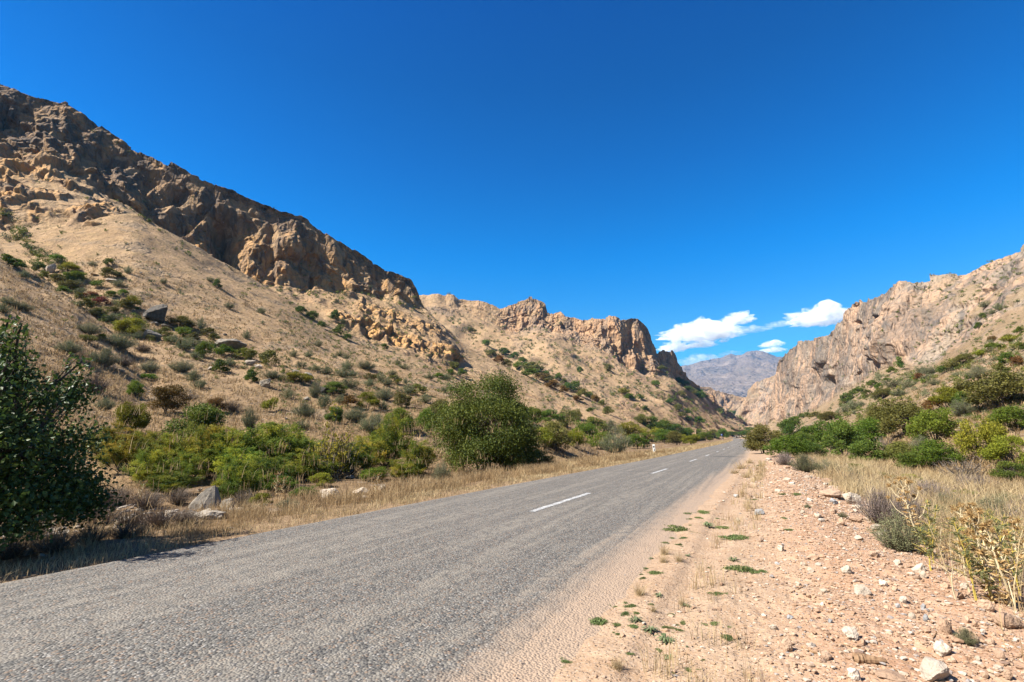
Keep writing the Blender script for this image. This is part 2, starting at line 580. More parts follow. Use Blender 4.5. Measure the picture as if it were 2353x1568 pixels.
def d_cliff3(P, T, PX):
    px, py = py_of(P)
    w = sstep(0.85, 1.06, T) * (1 - sstep(960, 985, px))
    yb = np.interp(px, BAND3[:, 0], BAND3[:, 1])
    band = np.exp(-((py - yb) / 17.0) ** 2) * sstep(735, 790, px) * (1 - sstep(1050, 1075, px))
    up = np.exp(-((py - (yb - 42)) / 16.0) ** 2) * sstep(800, 830, px) * (1 - sstep(1000, 1060, px)) * 0.7
    lowcrag = np.zeros(len(P))
    for cx, cy, rr in CRAG3:
        lowcrag = np.maximum(lowcrag, np.exp(-(((px - cx) / rr) ** 2 + ((py - cy) / (rr * 0.55)) ** 2)))
    lowcrag *= sstep(-0.1, 0.25, fbm(P / 12.0 + 8, 3) + 0.15)
    c = crag(P, 15.0, 1.7)
    c2 = crag(P + 50, 6.0, 3.2)
    pillar = 11.0 * (billow(np.stack([P[:, 0] / 21, P[:, 1] / 21, P[:, 2] / 90], 1), 2, 0.45, 0.55) - 0.6)
    # the deep shaded recess under the cliff
    rec = -16.0 * np.exp(-((px - 512) / 26.0) ** 2) * sstep(0.9, 1.05, T) * (1 - sstep(1.35, 1.8, T))
    big = crag(P + 200, 34.0, 1.5)
    c3 = facet(P / np.array([2.6, 2.6, 9.0]))
    d = w * ((0.24 * big + 0.20 * c + 0.24 * c2 + 0.50 * c3 + pillar) * (1 - 0.75 * sstep(1.55, 1.95, T)) + rec) + (band * 1.0 + up) * (c2 * 1.0 + 1.4 * facet(P / np.array([2.2, 2.2, 4.5])) + 1.2) + lowcrag * (c * 0.35 + c2 * 1.0 + 1.5) * (1 - w)
    ch = channels(P, T, PX, 60.0, 130.0, 9); CHAN['left_cliff_mountain'] = ch * (1 - w)
    d += (1 - w) * (-1.3 * ch * sstep(0.1, 0.4, T) * sstep(1.05, 0.9, T) + 1.0 * fbm(P / 14.0, 4) + 0.25 * fbm(P / 2.2, 3))
    patch = sstep(0.1, 0.3, fbm(P / 20.0 + 90, 4)) * 0.6
    rock = np.maximum.reduce([w, band * 1.3, up * 1.2, lowcrag * 1.2, patch])
    # ledges with soil on the cliff
    rock = rock * (1 - 0.6 * w * sstep(0.25, 0.45, fbm(P / 10.0 + 33, 4)))
    z = sstep(1.7, 2.0, T) * (0.9 * facet(P / np.array([9., 9., 30.])) + 0.5 * fbm(P / 3.0, 3)) * np.where(px < 985, 1, 0.25)
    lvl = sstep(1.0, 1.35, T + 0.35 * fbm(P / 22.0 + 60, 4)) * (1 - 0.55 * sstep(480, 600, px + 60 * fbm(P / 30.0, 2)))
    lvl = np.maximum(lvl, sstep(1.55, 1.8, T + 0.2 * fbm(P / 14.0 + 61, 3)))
    warm = np.maximum.reduce([band * 1.3, up * 1.2, lowcrag * 1.1, w * (1 - lvl) * 0.75]) * sstep(-0.5, 0.1, fbm(P / 9.0 + 21, 3))
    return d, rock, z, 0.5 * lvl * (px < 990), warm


SKY3 = steepen(SKY3, BASE3, [(-700, 60), (0, 30), (250, 24), (400, 17), (640, 16), (850, 14), (960, 9), (1000, 8), (1600, 5)])
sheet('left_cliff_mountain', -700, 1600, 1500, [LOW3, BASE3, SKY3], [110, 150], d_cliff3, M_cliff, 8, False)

# --- middle mountain with the tower cliffs
FOOT5 = [(800, 1020, 230), (1000, 1020, 230), (1176, 1020, 235), (1300, 1022, 250), (1400, 1022, 275), (1500, 1020, 310), (1578, 1018, 360), (1650, 1015, 430), (1717, 1011, 560), (1745, 1009, 640)]
_B5 = [(800, 720), (940, 712), (965, 705), (1060, 728), (1130, 740), (1176, 757), (1230, 752), (1257, 754), (1290, 764), (1326, 782), (1380, 797), (1412, 822), (1453, 845),
       (1510, 857), (1534, 862), (1560, 882), (1608, 905), (1657, 945), (1717, 978), (1745, 990)]
_S5 = [(800, 690), (940, 688), (965, 679), (985, 681), (1025, 683), (1032, 678), (1042, 680), (1055, 690), (1085, 692), (1100, 690), (1118, 697), (1148, 710), (1165, 704), (1190, 697),
       (1207, 691), (1222, 688), (1240, 691), (1248, 698), (1252, 718), (1262, 726), (1276, 718), (1288, 714), (1300, 726), (1325, 733), (1345, 740), (1362, 734), (1400, 732),
       (1432, 735), (1465, 735), (1476, 747), (1484, 762), (1493, 780), (1503, 790), (1508, 812), (1518, 812), (1530, 808), (1544, 808), (1551, 816), (1558, 838), (1567, 855),
       (1580, 868), (1595, 882), (1609, 895), (1657, 939), (1717, 974), (1745, 985)]
_D5 = [(800, 530), (965, 540), (1176, 530), (1290, 520), (1400, 505), (1453, 505), (1510, 530), (1560, 570), (1608, 620), (1657, 690), (1745, 800)]
BASE5 = [(x, y, float(np.interp(x, *zip(*_D5)))) for x, y in _B5]
SKY5 = [(x, y, float(np.interp(x, *zip(*_D5))) * 1.045) for x, y in _S5]


def d_mid5(P, T, PX):
    px, py = py_of(P)
    wx = sstep(1130, 1180, px) * 0.75 + 0.25 + 0.25 * sstep(1280, 1330, px)
    wx = wx * (1 - 0.85 * sstep(1040, 1000, px))
    w = sstep(0.9, 1.05, T) * np.clip(wx, 0, 1.1)
    c = crag(P, 24.0, 2.3)
    pil = 19.0 * (billow(np.stack([P[:, 0] / 34, P[:, 1] / 34, P[:, 2] / 260], 1), 2, 0.5, 0.55) - 0.6)
    low = 1 - np.clip(w, 0, 1)
    g = ridged(np.stack([P[:, 0] / 70 + 0.2 * P[:, 2] / 70, P[:, 1] / 70, P[:, 2] / 400], 1), 3)
    d = w * (0.28 * c + 1.5 * facet(P / np.array([6., 6., 16.])) + 0.7 * facet(P / np.array([3., 3., 6.])) + pil) * (1 - 0.6 * sstep(1.6, 1.95, T)) + low * (6.0 * (g - 0.6) * sstep(0, 0.25, T) + 1.8 * fbm(P / 22.0, 4) + 0.4 * fbm(P / 4, 2))
    ch = channels(P, T, PX, 75.0, 260.0, 12); CHAN['middle_mountain'] = ch * low
    d = d - low * 3.2 * ch * sstep(0.05, 0.35, T)
    patch = sstep(0.15, 0.4, fbm(P / 30.0 + 12, 4)) * 0.55
    rock = np.maximum(w, patch)
    rock = rock * (1 - 0.7 * np.clip(w, 0, 1) * sstep(0.2, 0.4, fbm(P / 18.0 + 3, 4)))
    z = sstep(1.6, 2.0, T) * (1.5 * facet(P / np.array([14., 14., 60.])) + 0.8 * fbm(P / 6.0, 3)) * np.clip(wx, 0.3, 1)
    return d, rock, z


sheet('middle_mountain', 800, 1745, 1150, [FOOT5, BASE5, SKY5], [190, 150], d_mid5, M_midmount, 6, False)


# --- gorge walls and far mountain
def d_gorge(P, T, PX):
    c = crag(P, 45.0, 2.5)
    pil = 60.0 * (billow(np.stack([P[:, 0] / 80, P[:, 1] / 80, P[:, 2] / 700], 1), 4) - 0.6)
    return (0.3 * c + 0.6 * pil) * (1 - 0.5 * sstep(0.75, 1, T)), 0.55 + 0.45 * sstep(-0.2, 0.2, fbm(P / 40, 3)), sstep(0.7, 1, T) * 4 * fbm(P / 20, 3)


sheet('gorge_wall', 1560, 1780, 300,
      [[(1560, 1002, 1150), (1780, 1002, 1250)],
       [(1560, 868, 1280), (1590, 880, 1290), (1606, 889, 1300), (1642, 898, 1320), (1669, 906, 1340), (1700, 913, 1350), (1730, 916, 1360), (1780, 921, 1380)]],
      [110], d_gorge, M_midmount, 0)
sheet('gorge_wall', 1690, 1850, 220,
      [[(1690, 1002, 880), (1850, 1002, 800)],
       [(1690, 970, 900), (1697, 945, 905), (1702, 937, 905), (1716, 915, 910), (1729, 898, 915), (1741, 880, 920), (1760, 870, 920), (1783, 859, 920), (1800, 840, 910), (1850, 800, 900)]],
      [130], d_gorge, M_rightmount, 0)


def d_far(P, T, PX):
    q = P / 650.0
    r = ridged(q, 6, 0.55)
    return 46 * (r - 0.9) * sstep(0, 0.6, T) * (1 - 0.55 * sstep(1.6, 2, T)), 0.25 + 0.5 * sstep(-0.1, 0.3, fbm(P / 500, 4)), sstep(1.5, 2, T) * 25 * fbm(P / 180., 4)


sheet('far_mountain', 1500, 1900, 420,
      [[(1500, 935, 2376), (1900, 935, 2376)],
       [(1500, 895, 3096), (1700, 900, 3096), (1900, 890, 3096)],
       [(1500, 862, 4536), (1561, 846, 4680), (1573, 840, 4680), (1588, 841, 4752), (1601, 835, 4752), (1615, 832, 4824), (1636, 829, 4896), (1657, 825, 4968), (1670, 818, 5040), (1678, 814, 5040), (1692, 816, 5040), (1704, 812, 5040),
        (1714, 808, 5040), (1727, 807, 5040), (1740, 811, 5040), (1747, 813, 5040), (1763, 814, 5040), (1779, 819, 5040), (1804, 823, 4968), (1900, 835, 4824)]],
      [70, 130], d_far, M_far, 0)

# --- right mountain: shrub slope below, pink cliff above
FOOT7 = [(1725, 1010, 430), (1760, 1020, 260), (1800, 1042, 110), (1900, 1085, 48), (2050, 1140, 31), (2200, 1190, 25), (2353, 1260, 21), (3000, 1560, 18)]
MID7 = [(1725, 999, 520), (1760, 1000, 340), (1800, 996, 220), (1900, 985, 120), (2050, 968, 84), (2200, 955, 64), (2353, 940, 56), (3000, 860, 50)]
MIDB7 = [(1725, 994, 560), (1770, 985, 430), (1800, 985, 330), (1900, 957, 230), (2050, 915, 165), (2200, 860, 130), (2353, 800, 112), (3000, 600, 100)]
BASE7 = [(1725, 990, 640), (1755, 985, 600), (1770, 964, 560), (1794, 973, 525), (1848, 956, 455), (1908, 923, 385), (1929, 906, 365), (1993, 870, 305), (2027, 850, 280), (2074, 838, 258), (2100, 846, 244), (2141, 838, 230), (2212, 791, 208), (2280, 750, 190), (2353, 710, 176), (2600, 590, 160), (3000, 470, 150)]
SKY7 = [(1725, 985, 660), (1762, 950, 640), (1775, 905, 625), (1783, 860, 615), (1790, 835, 605), (1800, 822, 598), (1808, 814, 592), (1822, 800, 575), (1840, 788, 560), (1860, 782, 545), (1882, 777, 528), (1908, 769, 505), (1920, 752, 488), (1930, 742, 475), (1938, 734, 465), (1941, 719, 455),
        (1952, 708, 446), (1966, 698, 436), (1997, 690, 415), (2020, 684, 400), (2045, 674, 385), (2057, 666, 377), (2077, 650, 364), (2095, 646, 352), (2121, 645, 340), (2150, 640, 328), (2175, 638, 318), (2212, 637, 305), (2235, 630, 298), (2260, 618, 291), (2280, 608, 286), (2290, 600, 282), (2314, 588, 276), (2353, 573, 268), (2450, 530, 255), (2700, 420, 235), (3000, 330, 220)]


def d_right7(P, T, PX):
    px, py = py_of(P)
    w = sstep(2.95, 3.3, T) * (1 - 0.55 * sstep(2120, 2240, px))
    c = crag(P, 20.0, 1.9)
    pil = 14.0 * (billow(np.stack([P[:, 0] / 42, P[:, 1] / 42, P[:, 2] / 230], 1), 2, 0.55, 0.55) - 0.6)
    cave = np.zeros(len(P))
    for cx, cy, rx, ry, dp in ((1898, 882, 13, 16, 12), (1963, 742, 7, 5, 6), (2031, 733, 9, 4, 7), (1885, 912, 20, 18, 3), (2068, 765, 4, 22, 8), (1745, 945, 6, 4, 8)):
        cave += dp * np.exp(-(((px - cx) / rx) ** 2 + ((py - cy) / ry) ** 2) ** 2)
    low = 1 - np.clip(w, 0, 1)
    near = sstep(0.0, 0.6, T)
    big = crag(P + 300, 48.0, 2.6)
    d = w * ((0.17 * big + 0.12 * crag(P, 20.0, 3.6) + 0.95 * facet(P / np.array([5., 5., 11.])) + 0.6 * facet(P / np.array([2.6, 2.6, 5.]) + 5) + pil * 0.42) * (1 - 0.6 * sstep(3.6, 3.95, T)) - cave) + low * near * (1.3 * fbm(P / 18.0, 4) + 0.2 * fbm(P / 2.5, 3) + 2.2 * sstep(2.95, 3.2, T) * facet(P / 7.0))
    ch = channels(P, T, PX, 80.0, -120.0, 15); CHAN['right_cliff_mountain'] = ch * low
    d = d - low * 0.9 * ch * sstep(0.8, 1.6, T)
    patch = sstep(0.22, 0.45, fbm(P / 14.0 + 12, 4)) * 0.5
    rock = np.maximum(np.clip(w * 4, 0, 1), np.maximum(patch, sstep(2.95, 3.15, T) * 0.8))
    rock = rock * (1 - 0.75 * sstep(2080, 2260, px) * sstep(0.05, 0.3, fbm(P / 16.0 + 3, 4)) * sstep(3.0, 3.2, T))
    z = sstep(3.7, 4.0, T) * (0.9 * facet(P / np.array([10., 10., 40.])) + 0.8 * fbm(P / 4.0, 3))
    cap = sstep(-0.15, 0.35, fbm(P / np.array([26., 26., 60.]) + 70, 5) + 0.5 * (T - 3.45)) * sstep(3.0, 3.1, T)
    return d, rock, z, 0.6 * cap


SKY7 = steepen(SKY7, BASE7, [(1725, 14), (1790, 24), (1941, 34), (2077, 44), (2150, 60), (2230, 80), (2353, 95), (3000, 95)])
sheet('right_cliff_mountain', 1725, 2900, 1500, [FOOT7, MID7, MIDB7, BASE7, SKY7], [40, 50, 70, 190], d_right7, M_rightmount, 8, False)

# ------------------------------------------------------------------ valley floor and road
def xc(y):
    """centre of the road"""
    y = np.asarray(y, float)
    return -4.62 + 0.55 * sstep(5, 45, y) - 9e-5 * np.clip(y - 70, 0, 900) ** 2


ROAD_L, ROAD_R = -3.45, 3.55


def zg(x, y, fine=True):
    x = np.asarray(x, float); y = np.asarray(y, float)
    s = x - xc(y)
    sh = np.shape(s)
    s = s.ravel(); X = np.broadcast_to(x, sh).ravel(); Y = np.broadcast_to(y, sh).ravel()
    P = np.stack([X, Y, 0 * X], 1)
    z = np.zeros_like(s)
    # left verge: gravel lip, fall to the shrub flat
    L = ROAD_L - s
    z += np.where(L > -1.2, -0.12 - 0.26 * sstep(0.8, 4.0, L) - 0.60 * sstep(3.5, 11, L), 0)
    # right shoulder with a berm of rubble, then a shallow ditch
    Rr = s - ROAD_R
    berm = 0.16 * np.exp(-((Rr - (2.3 - 0.5 * sstep(3, 9, Y))) / 0.75) ** 2) * sstep(5, 11, Y)
    z += np.where(Rr > 0, berm - 0.55 * sstep(2.9, 5.0, Rr) - 0.25 * sstep(5, 9, Rr), 0)
    off = np.maximum(sstep(0.3, 1.5, L), sstep(0.6, 1.6, Rr))
    z += off * (0.10 * fbm(P / 3.1, 3) + 0.5 * sstep(6, 20, np.maximum(L, Rr)) * fbm(P / 9.0, 3))
    # under the asphalt the bed is kept low; a blown skin of dust laps on to its right edge
    z += np.where(s > ROAD_L + 1.2, -0.13 * (1 - sstep(-1.3, 0.15, Rr)), 0) + np.where((Rr > -1.4) & (Rr < 0.6), 0.012 * fbm(P / 0.5 + 11, 3), 0)
    if fine:
        m = (np.hypot(X, Y) < 26) & (Rr > -0.2) & (Rr < 4)
        q = P[m]
        k = sstep(-0.3, 1.2, Rr[m])
        z[m] += (0.010 * fbm(q / 0.35, 3) + k * 0.018 * np.maximum(facet(q / 0.30), -0.3) * sstep(0.4, 1.4, Rr[m]) + k * 0.008 * facet(q / 0.11))
        # wheel rut beside the asphalt
        z[m] -= 0.035 * np.exp(-((Rr[m] - 0.25 - 0.1 * perlin(q / 2.0)) / 0.22) ** 2) * sstep(0.0, 0.15, Rr[m])
        m = (np.hypot(X, Y) < 40) & (L > 0.4)
        z[m] += 0.02 * facet(P[m] / 0.5) * sstep(0.1, 1, L[m]) + 0.03 * fbm(P[m] / 0.9, 3)
    return z.reshape(sh)


def ground_material():
    N = Nodes('valley_soil')
    p = N.pos()
    s = N.attr('across')        # metres right of the road's right edge
    big = N.noise(p, 0.35, 4); mid = N.noise(p, 2.2, 5, 0.65); fin = N.noise(p, 14.0, 5, 0.7)
    # pinkish rubble shoulder
    dust = N.mix(N.ramp(mid, 0.35, 0.65), (0.405, 0.27, 0.17), (0.465, 0.325, 0.215))
    red = N.mix(N.ramp(mid, 0.38, 0.62), (0.42, 0.245, 0.147), (0.505, 0.32, 0.205))
    k = N.math('ADD', s, N.math('MULTIPLY', N.math('SUBTRACT', big, 0.5), 1.6))
    sh = N.mix(N.ramp(k, 0.7, 1.9), dust, red)
    # embedded pebbles of many sizes
    v1 = N.voro(p, 26.0); v2 = N.voro(p, 75.0)
    peb = N.ramp(v1.outputs['Distance'], 0.36, 0.22)
    sel = N.ramp(N.n('SeparateColor').outputs[0], 0, 1)
    sc = N.n('SeparateColor'); N.l(v1.outputs['Color'], sc.inputs[0])
    pick = N.math('MULTIPLY', peb, N.math('GREATER_THAN', sc.outputs[0], 0.55))
    pick = N.math('MULTIPLY', pick, N.ramp(k, -0.2, 1.6))
    pc = N.mix(sc.outputs[1], (0.52, 0.40, 0.29), (0.40, 0.335, 0.28))
    sh = N.mix(N.math('MULTIPLY', pick, 0.8), sh, pc)
    sc2 = N.n('SeparateColor'); N.l(v2.outputs['Color'], sc2.inputs[0])
    sh = N.mix(N.math('MULTIPLY', N.math('GREATER_THAN', sc2.outputs[0], 0.72), 0.45), sh, N.mix(sc2.outputs[1], (0.30, 0.22, 0.17), (0.66, 0.52, 0.40)))
    # dry soil under grass elsewhere
    soil = N.mix(N.ramp(mid, 0.35, 0.65), (0.17, 0.108, 0.06), (0.27, 0.18, 0.10))
    soil = N.mix(N.math('MULTIPLY', N.ramp(fin, 0.5, 0.65), 0.5), soil, (0.14, 0.10, 0.065))
    stony = N.ramp(big, 0.58, 0.70)
    soil = N.mix(N.math('MULTIPLY', stony, 0.5), soil, (0.42, 0.36, 0.30))
    verge = N.mix(N.ramp(fin, 0.4, 0.6), (0.34, 0.235, 0.14), (0.24, 0.155, 0.09))
    w_sh = N.math('MULTIPLY', N.ramp(k, -1.2, -0.6), N.ramp(k, 3.9, 2.9))
    # band just left of the road
    w_v = N.math('MULTIPLY', N.ramp(s, -9.0, -7.6), N.ramp(s, -6.0, -7.0))
    c = N.mix(w_v, soil, verge)
    c = N.mix(w_sh, c, sh)
    h = N.math('ADD', N.math('MULTIPLY', fin, 0.7), N.math('MULTIPLY', peb, 0.5))
    nr = N.bump(h, 0.8, 0.03)
    nr = N.bump(mid, 0.5, 0.10, nr)
    return N.done(c, 0.95, nr, 0.1)


def build_ground():
    # polar sheet: fine towards the valley view, reaching the horizon all round
    az = np.concatenate([np.linspace(-62, 62, 820), np.linspace(62, 298, 90)[1:-1]])
    th = R(90 + YAW) - np.radians(az)
    r = np.concatenate([[0.4], np.geomspace(1.4, 60, 330), np.geomspace(60, 16000, 80)[1:]])
    A, Rr = np.meshgrid(th, r)
    X = Rr * np.cos(A); Y = Rr * np.sin(A)
    Z = zg(X, Y)
    n, m = X.shape
    V = np.stack([X, Y, Z], -1).reshape(-1, 3)
    V = np.concatenate([V, [[0, 0, float(zg(np.array([0.0]), np.array([0.0]))[0])]]])
    idx = np.arange(n * m).reshape(n, m)
    nx = np.roll(idx, -1, axis=1)
    F = np.stack([idx[:-1], idx[1:], nx[1:], nx[:-1]], -1).reshape(-1, 4)
    C = np.stack([np.full(m, n * m), idx[0], nx[0]], -1)
    across = np.concatenate([(X - xc(Y) - ROAD_R).ravel(), [0.0]])
    me = build_mesh('ground', V, [F, C], ground_material(), {'across': across}, smooth=True)
    o = link('ground', me)
    tag(o, kind='structure')
    TERRAIN.append(o)
    return o


build_ground()


def road_material():
    N = Nodes('worn_chip_seal')
    p = N.pos()
    s = N.attr('across')
    v1 = N.voro(N.scale(p, (1, 1, 0.2)), 44.0)
    v2 = N.voro(N.scale(p, (1, 1, 0.2)), 24.0)
    sc = N.n('SeparateColor'); N.l(v1.outputs['Color'], sc.inputs[0])
    sb = N.n('SeparateColor'); N.l(v2.outputs['Color'], sb.inputs[0])
    stone = N.mix(sc.outputs[0], (0.030, 0.030, 0.031), (0.255, 0.237, 0.208))
    stone = N.mix(N.math('GREATER_THAN', sc.outputs[1], 0.83), stone, (0.24, 0.165, 0.115))
    stone = N.mix(N.math('GREATER_THAN', sc.outputs[2], 0.93), stone, (0.32, 0.30, 0.275))
    stone = N.mix(N.math('MULTIPLY', N.math('GREATER_THAN', sb.outputs[0], 0.86), 0.5), stone, (0.05, 0.055, 0.06))
    # streaks of dust packed between the chippings along the wheel tracks
    st = N.noise(N.scale(p, (1.0, 0.03, 1.0)), 2.6, 6, 0.62, 0.5)
    st2 = N.noise(N.scale(p, (1.0, 0.12, 1.0)), 11.0, 4, 0.6, 0.3)
    clump = N.noise(p, 5.0, 4, 0.6)
    gap = N.ramp(v1.outputs['Distance'], 0.30, 0.55)
    dustk = N.math('ADD', N.math('MULTIPLY', N.ramp(st, 0.47, 0.58), 0.65), N.math('MULTIPLY', N.ramp(st2, 0.50, 0.58), 0.45))
    dustk = N.math('MULTIPLY', dustk, N.ramp(clump, 0.30, 0.62))
    c = N.mix(N.math('MULTIPLY', gap, 0.5), stone, (0.14, 0.13, 0.115))
    c = N.mix(N.math('MULTIPLY', dustk, 0.85), c, (0.265, 0.235, 0.195))
    # dust blown over the right side, thin along the left edge
    edge = N.math('ADD', s, N.math('ADD', N.math('MULTIPLY', N.math('SUBTRACT', st, 0.5), 1.3), N.math('MULTIPLY', N.math('SUBTRACT', clump, 0.5), 0.5)))
    dn = N.mix(N.noise(p, 9.0, 5, 0.7), (0.36, 0.26, 0.18), (0.46, 0.335, 0.24))
    c = N.mix(N.math('MULTIPLY', N.ramp(edge, -1.25, -0.40), 0.97), c, dn)
    lft = N.math('ADD', s, N.math('MULTIPLY', clump, 0.9))
    c = N.mix(N.math('MULTIPLY', N.ramp(lft, -6.35, -6.75), 0.7), c, (0.36, 0.27, 0.20))
    # two dark bands slanting across the asphalt
    sx = N.n('SeparateXYZ'); N.l(p, sx.inputs[0])
    wob = N.math('MULTIPLY', N.math('SUBTRACT', N.noise(p, 1.3, 3), 0.5), 0.35)
    for (x0, x1, yc_, slope, wd, amt) in ((-6.6, -3.0, 23.2, 0.30, 0.10, 0.75), (-3.6, -0.6, 43.4, 0.35, 0.75, 0.75)):
        yy = N.math('SUBTRACT', sx.outputs[1], N.math('MULTIPLY_ADD', N.math('SUBTRACT', sx.outputs[0], x0), slope, yc_))
        band = N.ramp(N.math('ABSOLUTE', N.math('ADD', yy, wob)), wd, wd * 0.5)
        lim = N.math('MULTIPLY', N.ramp(sx.outputs[0], x0, x0 + 0.5), N.ramp(sx.outputs[0], x1, x1 - 1.2))
        c = N.mix(N.math('MULTIPLY', N.math('MULTIPLY', band, lim), amt), c, (0.035, 0.035, 0.037))
    bh = N.math('SUBTRACT', 1.0, v1.outputs['Distance'])
    nr = N.bump(bh, 0.9, 0.015)
    nr = N.bump(st2, 0.4, 0.03, nr)
    return N.done(c, 0.85, nr, 0.25)


def ribbon(name, ys, offs, mat, zoff, parent=None, attr=True):
    ys = np.asarray(ys, float); offs = np.asarray(offs, float)
    Y, O = np.meshgrid(ys, offs, indexing='ij')
    ang = np.gradient(xc(ys), ys)
    X = xc(Y) + O
    Z = 0.05 * (1 - (np.abs(O) / 3.6) ** 2) - 0.045 + zoff
    idx = np.arange(X.size).reshape(X.shape)
    F = np.stack([idx[:-1, :-1], idx[:-1, 1:], idx[1:, 1:], idx[1:, :-1]], -1).reshape(-1, 4)
    me = build_mesh(name, np.stack([X, Y, Z], -1).reshape(-1, 3), F, mat, {'across': (O - ROAD_R).ravel()}, smooth=True)
    return link(name, me, parent)


YS = np.concatenate([np.linspace(-60, 0, 25), np.linspace(0, 50, 501)[1:], np.linspace(50, 120, 141)[1:], np.linspace(120, 700, 140)[1:]])
# ragged left edge
offs = np.concatenate([np.linspace(ROAD_L, ROAD_R, 30)])
road = ribbon('road', YS, offs, road_material(), 0.0)
tag(road, kind='structure')
rv = road.data.vertices
_ry = np.array([rv[i * 30].co.y for i in range(len(YS))])
_rq = np.stack([_ry, 0 * _ry, 0 * _ry], 1)
_rn = 0.10 * fbm(_rq / 1.7 + 3, 4) + 0.05 * perlin(_rq / 0.23 + 9)
for i in range(len(YS)):
    v = rv[i * 30]
    v.co.x += float(_rn[i])
    v.co.z -= 0.10


def paint_material():
    N = Nodes('worn_white_paint')
    p = N.pos()
    w = N.ramp(N.math('ADD', N.noise(p, 36.0, 5, 0.75), N.math('MULTIPLY', N.noise(p, 6.0, 3), 0.6)), 0.70, 0.84)
    c = N.mix(N.math('MULTIPLY', w, 0.8), (0.68, 0.68, 0.66), (0.20, 0.19, 0.18))
    return N.done(c, 0.6, N.bump(N.voro(p, 62.0).outputs['Distance'], 0.5, 0.008), 0.3)


M_paint = paint_material()
for k, (a, b) in enumerate([(10.0, 13.95), (22.4, 26.0), (34.2, 37.6), (44.2, 47.4), (56.4, 59.6), (67.3, 70.8), (77.5, 81.0), (91, 94.5), (102, 105.5), (113.5, 117), (125, 128.5), (137, 140.5), (149, 152.5), (161, 164.5), (173, 176.5), (186, 189.5), (199, 202.5), (212, 215.5)]):
    off = -4.5 - xc((a + b) / 2) if k == 0 else (-4.27 - xc(24) if k == 1 else 0.05)
    wd = 0.07
    yy = np.linspace(a, b, 28)
    j = np.random.default_rng(k).normal(size=(28, 2)) * 0.006
    me_o = ribbon('road_marking', yy, [float(off) - wd, float(off) - wd / 3, float(off) + wd / 3, float(off) + wd], M_paint, 0.004, road)
    co = me_o.data.vertices
    for i in range(28):
        co[i * 4].co.x += j[i, 0]; co[i * 4 + 3].co.x += j[i, 1]

# ------------------------------------------------------------------ sighting on to the terrain
bpy.context.view_layer.update()
ORIGIN = Vector((0, 0, CAM_H))
GROUND = next(o for o in TERRAIN if o.name == 'ground')


def hit(px, py):
    hx, hy, te = rays(px, py)
    d = Vector((float(hx), float(hy), float(te))).normalized()
    best = None
    for o in TERRAIN:
        ok, loc, nor, i = o.ray_cast(ORIGIN, d, distance=9000)
        if ok:
            L = (loc - ORIGIN).length
            if best is None or L < best[0]:
                best = (L, loc.copy(), o.name, i)
    return best


def drop(x, y, z0=600.0):
    """height of the highest terrain under a point"""
    best = None
    for o in TERRAIN:
        ok, loc, nor, i = o.ray_cast(Vector((x, y, z0)), Vector((0, 0, -1)), distance=2000)
        if ok and (best is None or loc.z > best):
            best = loc.z
    return best


def depth(loc):
    """distance along the viewing axis"""
    t, p = R(YAW), R(PITCH)
    f = Vector((-math.sin(t) * math.cos(p), math.cos(t) * math.cos(p), math.sin(p)))
    return (loc - ORIGIN).dot(f)


# ------------------------------------------------------------------ plants
def leaf_mat(name, cols, rough=0.55, spec=0.3, transl=0.28, jitter=0.25):
    """cols: leaf colours from the darkest to the lightest leaf"""
    N = Nodes(name)
    v = N.attr('tone')
    r = N.n('ValToRGB')
    r.color_ramp.interpolation = 'LINEAR'
    for i, c in enumerate(cols):
        e = r.color_ramp.elements[i] if i < 2 else r.color_ramp.elements.new(0.5)
        e.position = i / (len(cols) - 1)
        e.color = c + (1,)
    N.l(v, r.inputs[0])
    info = N.n('ObjectInfo')
    hs = N.n('HueSaturation')
    N.l(r.outputs[0], hs.inputs['Color'])
    N.l(N.math('MULTIPLY_ADD', info.outputs['Random'], jitter * 0.16, 0.5 - jitter * 0.08), hs.inputs['Hue'])
    N.l(N.math('MULTIPLY_ADD', N.math('FRACT', N.math('MULTIPLY', info.outputs['Random'], 7.31)), jitter * 1.6, 1 - jitter * 0.8), hs.inputs['Value'])
    return N.done(hs.outputs[0], rough, None, spec, transl)


def bark_mat(name, a, b):
    N = Nodes(name)
    p = N.objpos()
    n = N.noise(N.scale(p, (1, 1, 0.3)), 30.0, 5, 0.6)
    return N.done(N.mix(N.ramp(n, 0.35, 0.65), a, b), 0.9, N.bump(n, 0.6, 0.02), 0.1)


